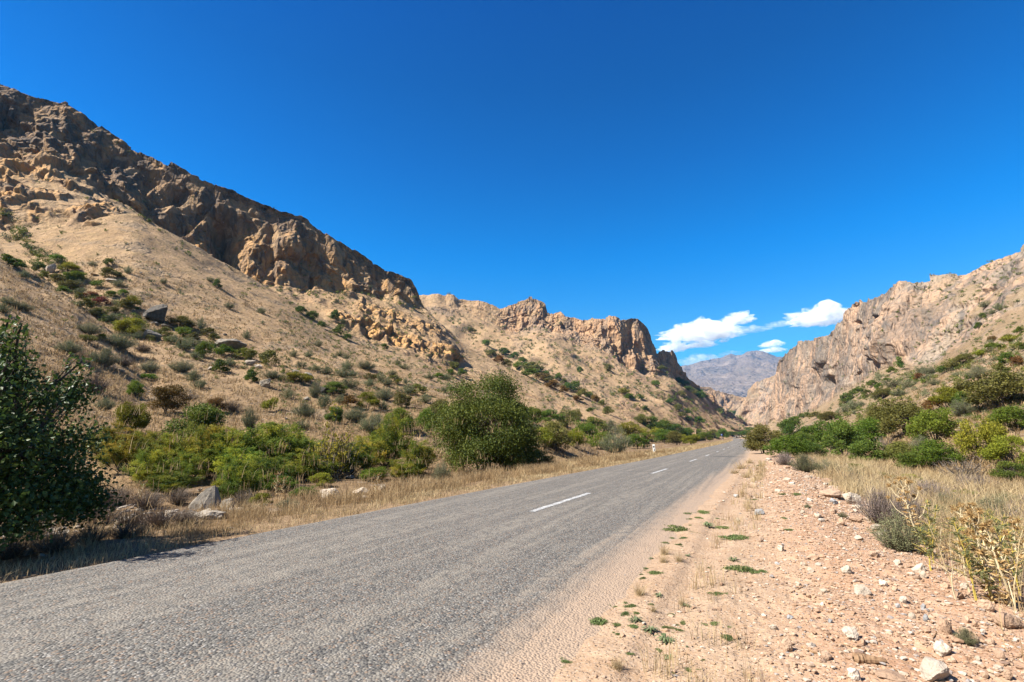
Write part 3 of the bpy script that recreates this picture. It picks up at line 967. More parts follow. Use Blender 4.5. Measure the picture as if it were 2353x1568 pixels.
M_bark = bark_mat('grey_bark', (0.13, 0.105, 0.085), (0.24, 0.20, 0.165))
M_darkbark = bark_mat('dark_bark', (0.045, 0.036, 0.03), (0.10, 0.08, 0.065))
LEAF = {
    'glossy': leaf_mat('glossy_dark_leaf', [(0.025, 0.050, 0.012), (0.048, 0.092, 0.019), (0.088, 0.147, 0.029), (0.188, 0.238, 0.044)], 0.5, 0.3, 0.3, 0.05),
    'dark': leaf_mat('dark_green_leaf', [(0.049, 0.081, 0.014), (0.094, 0.151, 0.022), (0.160, 0.225, 0.031), (0.246, 0.278, 0.042)], 0.62, 0.18, 0.3),
    'green': leaf_mat('green_leaf', [(0.075, 0.119, 0.015), (0.151, 0.219, 0.024), (0.256, 0.314, 0.035)], 0.65, 0.15, 0.32),
    'yellow': leaf_mat('yellow_green_leaf', [(0.141, 0.148, 0.018), (0.281, 0.289, 0.030), (0.432, 0.376, 0.041)], 0.65, 0.15, 0.34),
    'olive': leaf_mat('olive_leaf', [(0.098, 0.100, 0.024), (0.187, 0.181, 0.039), (0.277, 0.250, 0.050)], 0.6, 0.2, 0.25),
    'rust': leaf_mat('rusty_leaf', [(0.116, 0.067, 0.021), (0.225, 0.118, 0.030), (0.264, 0.175, 0.037)], 0.6, 0.2, 0.25),
    'red': leaf_mat('red_leaf', [(0.147, 0.048, 0.030), (0.279, 0.080, 0.046), (0.248, 0.131, 0.052)], 0.6, 0.2, 0.25),
    'sage': leaf_mat('grey_sage_leaf', [(0.118, 0.130, 0.064), (0.196, 0.206, 0.105), (0.280, 0.283, 0.154)], 0.8, 0.1, 0.2),
    'brown': leaf_mat('dry_twig_leaf', [(0.101, 0.069, 0.044), (0.178, 0.121, 0.076), (0.256, 0.172, 0.103)], 0.85, 0.1, 0.15),
    'feather': leaf_mat('feathery_leaf', [(0.100, 0.143, 0.021), (0.199, 0.265, 0.037), (0.339, 0.376, 0.048), (0.558, 0.438, 0.043)], 0.7, 0.15, 0.35, 0.45),
    'gold': leaf_mat('golden_leaf', [(0.17, 0.16, 0.02), (0.33, 0.28, 0.03), (0.46, 0.36, 0.03)], 0.65, 0.15, 0.35, 0.0),
}


class MB:
    """collects quads and a tone per point"""
    def __init__(self):
        self.V, self.F, self.A, self.n = [], [], [], 0

    def add(self, V, F, a):
        V = np.asarray(V, float)
        self.V.append(V)
        self.F.append(np.asarray(F, np.int64) + self.n)
        self.A.append(np.broadcast_to(np.asarray(a, float), (len(V),)))
        self.n += len(V)

    def tube(self, pts, rad, sides=5, tone=0.5):
        pts = np.asarray(pts, float); rad = np.asarray(rad, float)
        t = np.gradient(pts, axis=0)
        t /= np.linalg.norm(t, axis=1)[:, None] + 1e-9
        ref = np.array([0.31, 0.17, 0.93]) if abs(t[0, 2]) < 0.9 else np.array([1.0, 0.1, 0.0])
        u = np.cross(t, ref); u /= np.linalg.norm(u, axis=1)[:, None] + 1e-9
        w = np.cross(t, u)
        a = np.linspace(0, 2 * np.pi, sides, endpoint=False)
        V = pts[:, None] + rad[:, None, None] * (np.cos(a)[None, :, None] * u[:, None] + np.sin(a)[None, :, None] * w[:, None])
        n = len(pts)
        idx = np.arange(n * sides).reshape(n, sides)
        nx = np.roll(idx, -1, 1)
        F = np.stack([idx[:-1], nx[:-1], nx[1:], idx[1:]], -1).reshape(-1, 4)
        self.add(V.reshape(-1, 3), F, tone)

    def leaves(self, C, L, Wd, rg, tone, updir=None, spread=1.0):
        """diamond leaves at C; updir (n,3) preferred long axis"""
        n = len(C)
        d = rg.normal(size=(n, 3)) * spread
        if updir is not None:
            d = d + updir
        d /= np.linalg.norm(d, axis=1)[:, None] + 1e-9
        e = np.cross(d, rg.normal(size=(n, 3))); e /= np.linalg.norm(e, axis=1)[:, None] + 1e-9
        nrm = np.cross(d, e)
        L = np.broadcast_to(L, (n,))[:, None] * rg.uniform(0.65, 1.25, (n, 1))
        Wd = np.broadcast_to(Wd, (n,))[:, None] * rg.uniform(0.7, 1.2, (n, 1))
        a = C - d * L * 0.5
        b = C + e * Wd * 0.5 + nrm * Wd * 0.12 - d * L * 0.06
        c = C + d * L * 0.5
        f = C - e * Wd * 0.5 + nrm * Wd * 0.12 - d * L * 0.06
        V = np.stack([a, b, c, f], 1).reshape(-1, 3)
        F = np.arange(4 * n).reshape(n, 4)
        self.add(V, F, np.repeat(tone, 4))

    def mesh(self, name, mat):
        return build_mesh(name, np.concatenate(self.V), np.concatenate(self.F), mat, {'tone': np.clip(np.concatenate(self.A), 0, 1)})


def unit(rg, n):
    d = rg.normal(size=(n, 3))
    return d / np.linalg.norm(d, axis=1)[:, None]


def dome_lobes(rg, n, rmin, rmax, bottom=0.12, flat=1.0, open_=0.0):
    """centres and radii of leaf clumps filling a dome 1 wide and 1 tall"""
    out = []
    k = 0
    while len(out) < n and k < 4000:
        k += 1
        d = unit(rg, 1)[0]
        rr = rg.uniform(0.35, 1.0) ** 0.5
        r = rg.uniform(rmin, rmax)
        c = np.array([d[0] * (0.5 - r * 0.8) * rr, d[1] * (0.5 - r * 0.8) * rr, bottom + r + (abs(d[2]) ** flat) * (1 - bottom - 1.9 * r) * rr])
        # taper in low
        if c[2] < 0.35:
            c[:2] *= 0.65 + c[2]
        out.append((c, r))
    return out


def woody(mb, rg, lobes, base_r, stems=4, spread=0.10, thin=0.35, sides=5, limit=None):
    """stems rising from the base, limbs running out to every leaf clump"""
    roots = []
    for i in range(stems):
        a = rg.uniform(0, 2 * np.pi)
        b = np.array([math.cos(a), math.sin(a), 0]) * spread * rg.uniform(0.2, 1) * 0.5
        top = b * 2.6 + np.array([rg.normal() * 0.04, rg.normal() * 0.04, rg.uniform(0.28, 0.5)])
        mid = (b + top) / 2 + rg.normal(size=3) * 0.02
        b[2] = -0.03
        mb.tube([b, mid, top], [base_r, base_r * 0.8, base_r * 0.6], sides)
        roots.append((mid, top))
    for k, (c, r) in enumerate(lobes):
        if limit and k >= limit:
            break
        j = min(range(stems), key=lambda q: np.linalg.norm(roots[q][1] - c) + rg.uniform(0, 0.15))
        s = roots[j][1] if rg.random() < 0.6 else roots[j][0]
        m = (s + c) / 2 + rg.normal(size=3) * 0.035 + np.array([0, 0, -0.02])
        tip = c + (c - s) * 0.06
        mb.tube([s, m, c, tip], np.array([0.6, 0.42, 0.25, 0.1]) * base_r * thin / 0.5, 4)
        for q in range(3):
            e = c + unit(rg, 1)[0] * r * 0.9
            mb.tube([m, (m + e) / 2 + rg.normal(size=3) * 0.02, e], np.array([0.26, 0.18, 0.06]) * base_r * thin / 0.5, 3)


def crown(mb, rg, lobes, n, L, Wd, shell=0.35, up=0.5, dark=0.0, outl=0.10):
    ws = np.array([r ** 2 for c, r in lobes]); ws /= ws.sum()
    which = rg.choice(len(lobes), n, p=ws)
    C = np.array([c for c, r in lobes])[which]; Rr = np.array([r for c, r in lobes])[which]
    d = unit(rg, n)
    u = rg.random(n)
    rad = Rr * (shell + (1 - shell) * u ** 0.6)
    stray = rg.random(n) < outl
    rad = np.where(stray, Rr * rg.uniform(1.0, 1.5, n), rad)
    pos = C + d * rad[:, None] * np.array([1, 1, 0.85])
    pos[:, 2] = np.abs(pos[:, 2] - 0.01) + 0.01
    ltone = rg.uniform(0.15, 0.75, len(lobes))[which]
    tone = 0.5 * ltone + 0.5 * rg.random(n) ** 1.3
    upd = d * 0.5 + np.array([0, 0, up])
    mb.leaves(pos, L, Wd, rg, tone, upd, 0.8)


def norm(t, c):
    """scale a plant so that its foliage is 1 wide and 1 tall"""
    V = np.concatenate(c.V)
    lo, hi = np.percentile(V, 1.0, 0), np.percentile(V, 99.0, 0)
    sc = np.array([1 / (hi[0] - lo[0]), 1 / (hi[1] - lo[1]), 1 / hi[2]])
    for m in (t, c):
        m.V = [v * sc for v in m.V]


def make_bush(kind, seed, n, L, Wd, lobes_n=12, rmin=0.13, rmax=0.24, stems=4, base_r=0.012, bottom=0.08, flat=0.8, up=0.5, outl=0.1, bark=None, shell=0.35):
    rg = np.random.default_rng(seed)
    lobes = dome_lobes(rg, lobes_n, rmin, rmax, bottom, flat)
    t = MB(); woody(t, rg, lobes, base_r, stems)
    c = MB(); crown(c, rg, lobes, n, L, Wd, shell, up, outl=outl)
    norm(t, c)
    return t.mesh(kind + '_stems', bark or M_darkbark), c.mesh(kind + '_leaves', LEAF[kind])


def make_twiggy(kind, seed, n, L, Wd, strands=60, stem_tone=0.4):
    """grey steppe shrub: a fan of fine upright twigs with small leaves along them"""
    rg = np.random.default_rng(seed)
    t, c = MB(), MB()
    P = []
    for i in range(strands):
        a = rg.uniform(0, 2 * np.pi); tilt = rg.uniform(0, 1) ** 0.6
        top = np.array([math.cos(a) * 0.48 * tilt, math.sin(a) * 0.48 * tilt, (1 - 0.55 * tilt ** 2) * rg.uniform(0.7, 1.0)])
        b = np.array([math.cos(a), math.sin(a), 0]) * 0.06 * rg.random(); b[2] = -0.03
        m = (b + top) / 2 + np.array([math.cos(a), math.sin(a), 0]) * 0.05 * tilt + rg.normal(size=3) * 0.03
        t.tube([b, m, top], [0.009, 0.006, 0.002], 3, stem_tone)
        k = int(n / strands)
        s = rg.uniform(0.25, 1.05, k)[:, None]
        q = (1 - s) ** 2 * b + 2 * s * (1 - s) * m + s ** 2 * top
        P.append(q + rg.normal(size=(k, 3)) * 0.035)
    P = np.concatenate(P)
    P[:, 2] = np.abs(P[:, 2])
    c.leaves(P, L, Wd, rg, rg.random(len(P)) * 0.6 + 0.4 * P[:, 2], np.array([[0, 0, 0.9]]), 0.7)
    norm(t, c)
    return t.mesh(kind + '_stems', M_bark), c.mesh(kind + '_leaves', LEAF[kind])


def make_feather(seed, n, plumes=26, L=0.035, Wd=0.008):
    """tamarisk: soft plumes of thread-like foliage"""
    rg = np.random.default_rng(seed)
    t, c = MB(), MB()
    P, T, D = [], [], []
    for i in range(plumes):
        a = rg.uniform(0, 2 * np.pi); tilt = rg.uniform(0, 1) ** 0.5
        top = np.array([math.cos(a) * 0.46 * tilt, math.sin(a) * 0.46 * tilt, (1 - 0.5 * tilt ** 2) * rg.uniform(0.62, 0.95)])
        b = np.array([math.cos(a), math.sin(a), 0]) * 0.07 * rg.random(); b[2] = -0.03
        m = (b + top) / 2 + np.array([0, 0, 0.04]) + rg.normal(size=3) * 0.03
        t.tube([b, m, top], [0.011, 0.007, 0.002], 4)
        tone = rg.uniform(0.1, 0.75)
        # sprays off the stem, arching outwards
        for q in range(11):
            s0 = rg.uniform(0.38, 1.0)
            o = (1 - s0) ** 2 * b + 2 * s0 * (1 - s0) * m + s0 ** 2 * top
            dd = unit(rg, 1)[0] * np.array([1, 1, 0.6]) + np.array([0, 0, 0.55])
            ln = rg.uniform(0.08, 0.17)
            k = int(n / plumes / 11)
            s = rg.random(k)[:, None] ** 0.8
            pts = o + dd * ln * s + np.array([0, 0, -0.05]) * s ** 2 + rg.normal(size=(k, 3)) * (0.006 + 0.024 * s)
            P.append(pts); T.append(np.clip(tone + rg.normal(size=k) * 0.16 + 0.1 * (s[:, 0] - 0.5), 0, 1)); D.append(np.repeat(dd[None], k, 0))
    P = np.concatenate(P); P[:, 2] = np.abs(P[:, 2])
    c.leaves(P, L, Wd, rg, np.concatenate(T), np.concatenate(D) * 1.2, 0.55)
    norm(t, c)
    return t.mesh('tamarisk_stems', M_darkbark), c.mesh('tamarisk_sprays', LEAF['feather'])


# library of plant forms: high detail near the road, lighter forms for the slopes
LIB = {}
for k in ('dark', 'green', 'yellow', 'olive', 'rust', 'red'):
    LIB[k] = [make_bush(k, 100 + i * 7 + len(k) * 31, 1500, 0.075, 0.05, 13, 0.13, 0.23, bottom=0.03) for i in range(3)]
    LIB[k + '+'] = [make_bush(k, 300 + i * 7 + len(k) * 31, 9000, 0.034, 0.023, 26, 0.09, 0.19, bottom=0.05) for i in range(2)]
LIB['sage'] = [make_twiggy('sage', 20 + i, 2600, 0.060, 0.026, 46) for i in range(4)]
LIB['sage+'] = [make_twiggy('sage', 40 + i, 11000, 0.030, 0.012, 90) for i in range(2)]
LIB['brown'] = [make_twiggy('brown', 60 + i, 900, 0.06, 0.014, 70) for i in range(3)]
LIB['brown+'] = [make_twiggy('brown', 80 + i, 4000, 0.035, 0.007, 150) for i in range(2)]
LIB['feather'] = [make_feather(90 + i, 5000, 18, 0.05, 0.011) for i in range(2)]
LIB['feather+'] = [make_feather(95 + i, 26000) for i in range(3)]

WORDS = {'dark': 'dark green leafy', 'green': 'fresh green', 'yellow': 'yellow-green', 'olive': 'olive green', 'rust': 'rusty brown-leaved', 'red': 'dull red-leaved',
         'sage': 'grey-green', 'brown': 'bare brown', 'feather': 'feathery light green'}
CODE = {'d': 'dark', 'g': 'green', 'y': 'yellow', 'o': 'olive', 'r': 'rust', 'R': 'red', 's': 'sage', 'b': 'brown', 't': 'feather'}

PLACED = []       # (object, px, py, kind, size word) for naming later


def plant(kind, px, py, wpx, hpx, big=False, name='shrub', cat='shrub', group=None, label=None, parts=None, sink=0.03, wide=None):
    """a plant standing where the sight line meets the slope, w x h as seen"""
    h = hit(px, py)
    if h is None:
        return None
    L, loc, where, _i = h
    dp = depth(loc)
    s = dp / FP
    # off axis, wide lenses stretch things across the frame
    off = abs(px - 1176.5) / FP
    stretch = math.sqrt(1 + off * off) ** 1.0
    wd = wpx * s / (0.5 + 0.5 * stretch); ht = hpx * s
    lib = LIB[kind + ('+' if big else '')]
    st, cr = lib[random.randrange(len(lib))]
    base = loc + Vector((0, 0, -sink * ht))
    rz = random.uniform(0, 6.283)
    if parts is None:
        parts = big or hpx > 45
    if parts:
        e = link(name, None)
        e.location = base; e.rotation_euler = (0, 0, rz); e.scale = (wd, wd * random.uniform(0.85, 1.1), ht)
        link('stems', st, e); link('foliage', cr, e)
    else:
        e = link(name, cr)
        e.location = base; e.rotation_euler = (0, 0, rz); e.scale = (wd, wd * random.uniform(0.85, 1.1), ht)
    tag(e, label, cat, group)
    PLACED.append((e, px, py, kind, wd, ht, where))
    return e


# slope plants: px py w h kind, read off the photograph in three sighting frames
FR_A = """260 125 70 70 o|430 55 120 60 g|520 125 140 70 y|575 185 150 60 g|445 205 110 60 o|830 75 75 50 d|980 138 65 55 s|835 168 120 70 o|905 168 70 40 o|620 300 80 50 s|
520 262 130 70 o|690 318 110 40 R|770 378 120 60 R|650 410 100 80 o|740 245 90 55 g|912 240 100 55 s|940 310 80 50 g|1030 398 115 85 y|950 415 100 80 o|750 468 130 60 o|
850 505 110 60 s|1000 615 225 125 y|1370 548 175 85 o|680 600 165 80 s|670 660 120 50 o|900 712 230 110 s|1090 735 130 60 b|520 752 170 95 s|640 778 110 50 b|790 845 190 125 s|940 842 150 70 b|
1140 890 140 80 s|1390 890 165 85 s|1320 752 80 30 b|1558 780 115 110 g|1395 720 115 80 s|1400 620 105 70 g|1530 572 70 95 s|1590 620 100 65 o|1490 790 100 50 s|1680 898 115 95 d|1920 975 95 95 d|
1740 845 90 60 s|1715 770 120 80 g|1850 788 120 75 y|1140 952 120 45 g|720 1045 200 130 b|1470 965 110 80 s|1520 1018 95 70 s|1040 1085 115 115 g|965 1145 75 80 b|1450 1108 150 45 b|
1000 1368 205 215 y|1655 1200 130 100 r|1780 1195 150 80 b|800 1185 130 90 s|1490 108 40 25 s|1250 216 55 40 s|1380 290 45 30 s|1118 272 30 28 s|1130 308 55 28 s|1658 246 65 62 d|1540 246 50 30 s|
1608 200 55 38 s|1530 332 30 25 s|1750 402 75 36 s|1580 415 55 32 s|1885 638 60 62 s|1840 322 40 30 s|1890 385 60 40 b|1650 396 38 22 s|1662 338 34 28 s|120 95 120 70 d|40 50 80 60 g|180 170 90 55 s|
330 175 90 55 o|300 110 80 60 d|600 235 90 50 s|480 290 90 55 d|600 330 80 45 o|850 320 80 50 g|880 380 70 40 s|860 440 90 45 o|560 190 70 40 d|1000 200 50 28 s|1160 205 60 30 s|1700 270 45 22 b|
1330 90 30 20 s|1290 150 30 20 b|1420 250 30 20 s|700 80 60 40 s|1060 50 40 25 b|1190 70 40 40 y|860 40 40 30 y|1800 560 30 20 s|1450 690 100 55 s|1330 670 110 60 s|1480 650 80 60 o|1250 620 90 70 o|
160 420 140 60 s|60 380 120 60 s|20 440 120 70 s|165 300 50 40 b|490 500 38 30 g|400 610 70 25 b|780 640 80 40 g|1060 640 80 60 s|1150 650 60 40 o|1900 800 100 80 o|1640 650 80 50 o"""
FR_B = """285 385 75 52 s|400 385 62 42 s|480 305 62 46 s|365 312 40 30 s|310 272 30 28 s|605 395 42 45 s|640 378 62 40 s|690 400 62 40 s|345 468 72 52 s|240 440 48 38 s|205 396 42 30 s|450 492 95 48 s|
535 515 95 55 s|700 485 82 75 s|840 478 140 60 s|670 540 120 75 s|805 545 60 65 b|740 535 80 45 s|715 620 125 75 s|885 565 100 50 o|870 608 110 52 s|960 580 95 62 s|1005 605 90 50 s|1060 592 110 62 o|
1145 590 52 45 s|1190 590 38 32 s|1045 525 62 42 s|940 525 52 36 s|1230 520 28 22 s|870 245 42 25 s|905 328 48 40 s|985 328 52 45 d|1060 355 32 36 s|830 360 38 28 s|975 385 42 25 s|1035 392 38 32 g|
1020 428 32 36 s|1080 445 52 40 s|1140 480 95 42 s|1350 500 28 22 g|1385 490 30 22 s|1330 558 75 50 s|1400 545 80 36 g|1460 560 90 40 s|1520 480 62 56 o|1490 528 62 50 d|1575 535 65 60 d|1440 598 42 28 s|
1478 600 45 34 s|1390 582 22 28 s|1440 655 72 44 s|1345 598 30 25 s|1300 640 42 30 s|700 258 65 48 d|635 225 78 85 d|600 105 62 80 d|660 130 52 40 s|430 98 82 62 d|500 160 55 48 d|340 48 75 52 d|
50 130 55 36 s|45 52 62 46 s|175 205 42 26 s|90 445 125 105 o|130 550 130 55 s|335 578 175 70 y|250 705 125 70 s|110 805 115 100 y|370 848 165 100 s|450 695 90 115 s|520 775 115 100 s|590 675 160 95 d|
660 745 95 65 s|720 765 115 78 r|850 790 150 125 y|985 715 135 85 s|970 790 85 65 s|1115 770 130 102 o|1150 668 120 72 s|1240 675 115 78 o|1290 735 95 62 s|1240 775 100 50 b|600 895 110 115 d|
1380 905 150 175 o|760 878 185 95 s|900 965 200 130 s|350 935 90 62 s|270 888 82 36 b|1320 965 60 70 g|1100 190 40 20 s|1210 150 30 20 s|1130 420 40 25 s|1200 450 40 25 b|1300 460 40 22 s|1700 215 40 26 g|
1760 300 60 45 g|1650 200 60 40 o|1600 170 40 26 s|1560 130 40 26 g|1800 380 80 48 o|1860 430 90 55 r|1900 370 70 55 d|1920 460 80 50 o|1500 90 34 30 d|1430 60 26 18 s|1340 160 30 30 s|1580 390 40 40 s|
860 395 30 20 s|920 420 60 30 b|120 310 40 22 b|190 250 30 22 s|300 300 26 22 s|520 430 36 24 s|560 560 70 36 b|480 560 60 40 b|420 350 40 24 b|1490 640 60 44 s|1240 565 40 24 s"""
FR_C = """20 790 60 50 d|80 840 80 60 g|110 880 90 60 d|160 890 110 70 o|40 870 60 50 g|140 930 110 60 d|195 900 90 60 o|230 960 100 60 r|265 935 55 50 d|290 975 80 55 o|310 1020 100 60 r|355 950 55 50 d|
400 990 55 50 o|395 1060 70 60 r|425 1030 60 55 d|485 1045 80 80 d|480 1000 45 32 o|540 1085 80 60 o|500 1115 80 40 r|590 1090 60 45 d|640 1120 70 50 r|520 900 42 48 d|250 1160 38 36 s|305 1170 42 30 s|
395 1185 42 34 s|390 1095 30 24 s|350 1085 40 24 s|285 1085 38 34 s|430 1165 40 24 s|505 1185 40 24 s|470 1148 40 24 s|650 1175 50 36 s|600 1200 60 34 d|740 1220 85 60 o|710 1190 50 30 s|690 1150 60 40 o|
735 890 52 60 o|690 955 42 36 d|565 940 32 26 g|830 980 44 40 o|730 845 36 24 b|770 860 42 28 g|800 755 20 20 d|920 915 52 34 d|890 930 42 30 o|990 850 36 30 g|975 890 30 24 d|1100 1000 58 42 g|1090 970 36 30 d|
1030 1010 40 32 d|985 990 36 28 g|940 1020 40 28 s|980 1110 46 46 d|770 1075 48 34 d|840 1060 90 40 y|900 1100 80 40 g|940 1160 46 24 y|1020 1190 60 40 d|1110 1065 44 36 d|1190 1080 44 36 d|1150 1055 36 26 d|
1215 1140 58 46 d|1270 1190 64 50 o|1340 1220 52 46 d|1300 1080 58 44 o|1320 1005 70 44 d|1350 1040 60 40 d|1390 1060 60 44 o|1450 1100 90 56 d|1430 1060 60 40 g|1280 975 50 40 d|1260 960 40 30 g|1540 1135 50 28 d|
1460 1060 42 36 d|1150 880 70 36 o|1190 905 50 26 d|1120 870 40 26 g|1350 1270 50 40 d|1430 1285 85 48 g|1300 1235 60 34 o|1220 1200 44 30 o|1160 1160 44 30 o|1600 1215 60 30 d|1660 1200 56 30 d|1590 1190 50 30 o|
1700 1220 70 30 d|1740 1245 60 28 d|1780 1270 60 26 d|150 650 34 24 s|60 640 24 18 s|240 670 24 18 d|200 625 26 20 g|330 715 26 20 o|410 740 26 20 s|300 690 26 24 o|480 700 26 22 d|420 850 50 34 o|340 820 36 26 o|
590 840 26 18 s|600 790 34 24 o|660 830 30 26 o|640 770 24 18 s|560 720 22 18 s|540 630 20 16 d|690 690 24 20 s|130 780 26 22 s|90 720 24 18 s|410 920 36 26 s|310 890 26 20 d|600 915 36 28 s|640 990 40 28 s|690 1010 50 30 s|
1060 1060 40 28 o|1010 1050 36 26 s|870 1010 40 24 s|960 1080 40 26 d|810 1010 30 24 s"""


QUEUE = []
EXTRA = {'sage': [], 'dark': [], 'olive': []}
NEAREST_SHRUBS = 268


def frame(txt, sx, ox, oy, name, group):
    for e in txt.replace('\n', '').split('|'):
        a = e.split()
        if len(a) < 5:
            continue
        x, y, w, h = map(float, a[:4])
        QUEUE.append((sx * sx * w * h, CODE[a[4]], ox + sx * x, oy + sx * y, sx * w, sx * h, name, group))


SLOPE_GROUP_L = 'shrubs dotted over the left hillsides'
frame(FR_A, 0.3001, 0.0, 588.2, 'shrub', SLOPE_GROUP_L)
frame(FR_B, 0.3001, 588.2, 705.9, 'shrub', SLOPE_GROUP_L)
frame(FR_C, 0.3001, 1176.5, 588.2, 'shrub', SLOPE_GROUP_L)
SLOPE_GROUP_R = 'shrubs on the right hillside'
FR_D = """950 1140 150 80 o|1510 1085 175 100 s|1400 1040 235 130 y|1300 1060 100 80 r|1510 1030 125 95 d|1800 745 95 80 d|1770 815 90 75 o|1620 835 145 80 s|1700 645 100 48 g|1640 680 85 40 y|1830 590 110 50 y|
1900 655 65 60 d|1890 535 60 50 g|1520 735 125 60 o|1430 780 105 55 o|1280 810 115 55 s|930 915 62 45 g|885 890 70 40 d|785 948 85 44 d|720 1000 85 60 d|620 1122 140 56 o|960 970 115 60 o|1030 900 110 60 s|
1075 785 55 90 d|1020 800 60 40 g|985 860 60 28 g|700 1070 80 46 s|750 1050 90 60 s|800 1030 70 40 s|850 960 70 44 o|690 1010 60 40 o|560 1130 70 44 d|500 1110 90 44 o|440 1105 60 36 d|400 1110 60 34 d|
730 1085 40 30 d|880 1060 55 36 s|910 1100 50 30 s|1070 960 100 50 s|1130 900 110 60 s|1160 860 60 36 d|1210 850 80 46 r|1310 880 90 44 s|1230 800 80 44 s|1370 800 90 50 d|1550 850 70 50 d|1590 790 60 34 s|
1460 830 60 44 s|1720 720 60 36 s|1880 760 80 70 r|1700 590 60 40 r|1760 640 70 40 d|1850 470 24 24 d|1660 485 40 34 d|1740 455 42 34 d|1605 500 42 44 d|1540 582 46 30 s|1455 488 44 34 d|1410 510 26 60 d|1480 525 50 30 r|
1565 540 36 22 g|1690 450 30 26 s|1640 430 40 40 d|1380 680 36 30 g|1450 555 28 16 s|1660 350 70 44 s|1750 370 70 44 s|1580 305 46 30 d|1480 255 48 30 o|1570 190 36 32 s|1350 235 26 16 d|1420 300 24 20 d|1610 218 30 18 s|
1720 205 30 34 s|1860 55 46 30 s|1880 318 40 34 s|1755 280 40 26 d|1700 400 60 36 s|1330 335 24 22 d|1290 240 20 14 d|1870 130 40 26 s|1790 150 30 20 s|1500 280 46 24 o|1260 730 34 20 s|1800 320 34 22 s|1860 240 30 30 d|
680 745 24 20 d|690 825 18 20 d|370 705 16 22 d|515 620 22 16 d|905 360 22 16 d|905 515 22 20 g|955 495 16 16 d|655 625 16 12 s|840 620 18 14 s|1140 345 16 14 d|925 700 16 14 s|1190 760 26 20 s|895 800 50 24 s|930 835 60 40 s|
600 1050 40 24 s|1160 920 50 30 s|1500 940 70 46 r|1560 920 90 50 d|1450 960 90 60 y|1640 900 90 50 o|1690 880 70 40 s"""
frame(FR_D, 0.3377, 1705.9, 588.2, 'shrub', SLOPE_GROUP_R)

# the largest to the eye stand as shrubs of their own, the rest go to the uncounted scatter
QUEUE.sort(key=lambda q: -q[0])
for i, (_, kd, px, py, pw, ph, nm, gp) in enumerate(QUEUE):
    if i < NEAREST_SHRUBS:
        plant(kd, px, py, pw * 1.08, ph * 1.12, big=(pw > 38 or ph > 32), name=nm, group=gp)
    else:
        h = hit(px, py)
        if h:
            EXTRA[{'sage': 'sage', 'brown': 'sage', 'dark': 'dark', 'green': 'dark'}.get(kd, 'olive')].append((*h[1], 0.5 * (pw + ph) * depth(h[1]) / FP))

# ------------------------------------------------------------------ bushes and trees of the valley floor
def at(x, y):
    return Vector((x, y, drop(x, y)))


def custom_tree(name, loc, height, width, kind, seed, n, leaf, lobes_n, label, cat, base_r=0.03, stems=5, rmin=0.09, rmax=0.17, bottom=0.03, mat=None, lobes=None, bark=None, up=0.3, outl=0.16, wy=1.0, rz=0.0):
    """a tree built to its own measure: leaves keep their true size"""
    rg = np.random.default_rng(seed)
    lob = lobes or dome_lobes(rg, lobes_n, rmin, rmax, bottom, 0.8)
    t = MB(); woody(t, rg, lob, base_r / width, stems, 0.16, 0.4)
    c = MB(); crown(c, rg, lob, n, 1.0, 1.0, 0.3, up, outl=outl)
    Q0 = np.concatenate(c.V).reshape(-1, 4, 3)
    cen0 = Q0.mean(1, keepdims=True)
    Q0 = (Q0 - cen0) * leaf[0]
    c.V = [np.repeat(cen0, 4, 1).reshape(-1, 3)]
    norm(t, c)
    sc = np.array([width, width * wy, height])
    e = link(name, None)
    e.location = loc
    e.rotation_euler = (0, 0, rz)
    for m, nm, mt in ((t, 'trunk', bark or M_darkbark), (c, 'crown', mat or LEAF[kind])):
        V = np.concatenate(m.V)
        if nm == 'crown':
            V = V * sc + Q0.reshape(-1, 3)
            m.V = [V]
        else:
            m.V = [V * sc]
        F = np.concatenate(m.F)
        m.F = [F]; m.A = [np.concatenate(m.A)]
        link(nm, m.mesh(name + '_' + nm, mt), e)
    tag(e, label, cat)
    return e


# the leaf quads above are made 1 long and 1 wide; squeeze them to a leaf's outline here
_old_leaves = MB.leaves


def _leaves(self, C, L, Wd, rg, tone, updir=None, spread=1.0):
    if np.ndim(L) == 0 and L == 1.0:
        L, Wd = 1.0, 0.62
    _old_leaves(self, C, L, Wd, rg, tone, updir, spread)


MB.leaves = _leaves

# big dark tree at the left edge of the road, backlit
_hx, _hy, _ = rays(-75, 1003)
tx, ty = float(_hx) * 11.0, float(_hy) * 11.0
lob = []
rg = np.random.default_rng(71)
for c in dome_lobes(rg, 44, 0.07, 0.14, 0.10, 0.9):
    lob.append(c)
for q in range(9):      # low skirts of leaf reaching the verge
    a = rg.uniform(0, 6.28)
    lob.append((np.array([math.cos(a) * 0.40, math.sin(a) * 0.40, rg.uniform(0.14, 0.3)]), rg.uniform(0.06, 0.10)))
for q in range(12):      # leafy shoots standing clear of the crown
    a = rg.uniform(0, 6.28); r0 = rg.uniform(0.05, 0.42)
    for s in range(3):
        lob.append((np.array([math.cos(a) * r0, math.sin(a) * r0, 0.98 - 0.9 * r0 ** 1.5 - 0.12 + 0.085 * s]), 0.055 - 0.012 * s))
custom_tree('tree', at(tx, ty) + Vector((0, 0, -0.15)), 3.4, 3.35, 'glossy', 71, 36000, (0.08,), 0, 'large dark glossy-leaved tree in shade at the left edge of the road', 'tree', 0.07, 6, lobes=lob, up=-0.1, outl=0.2)

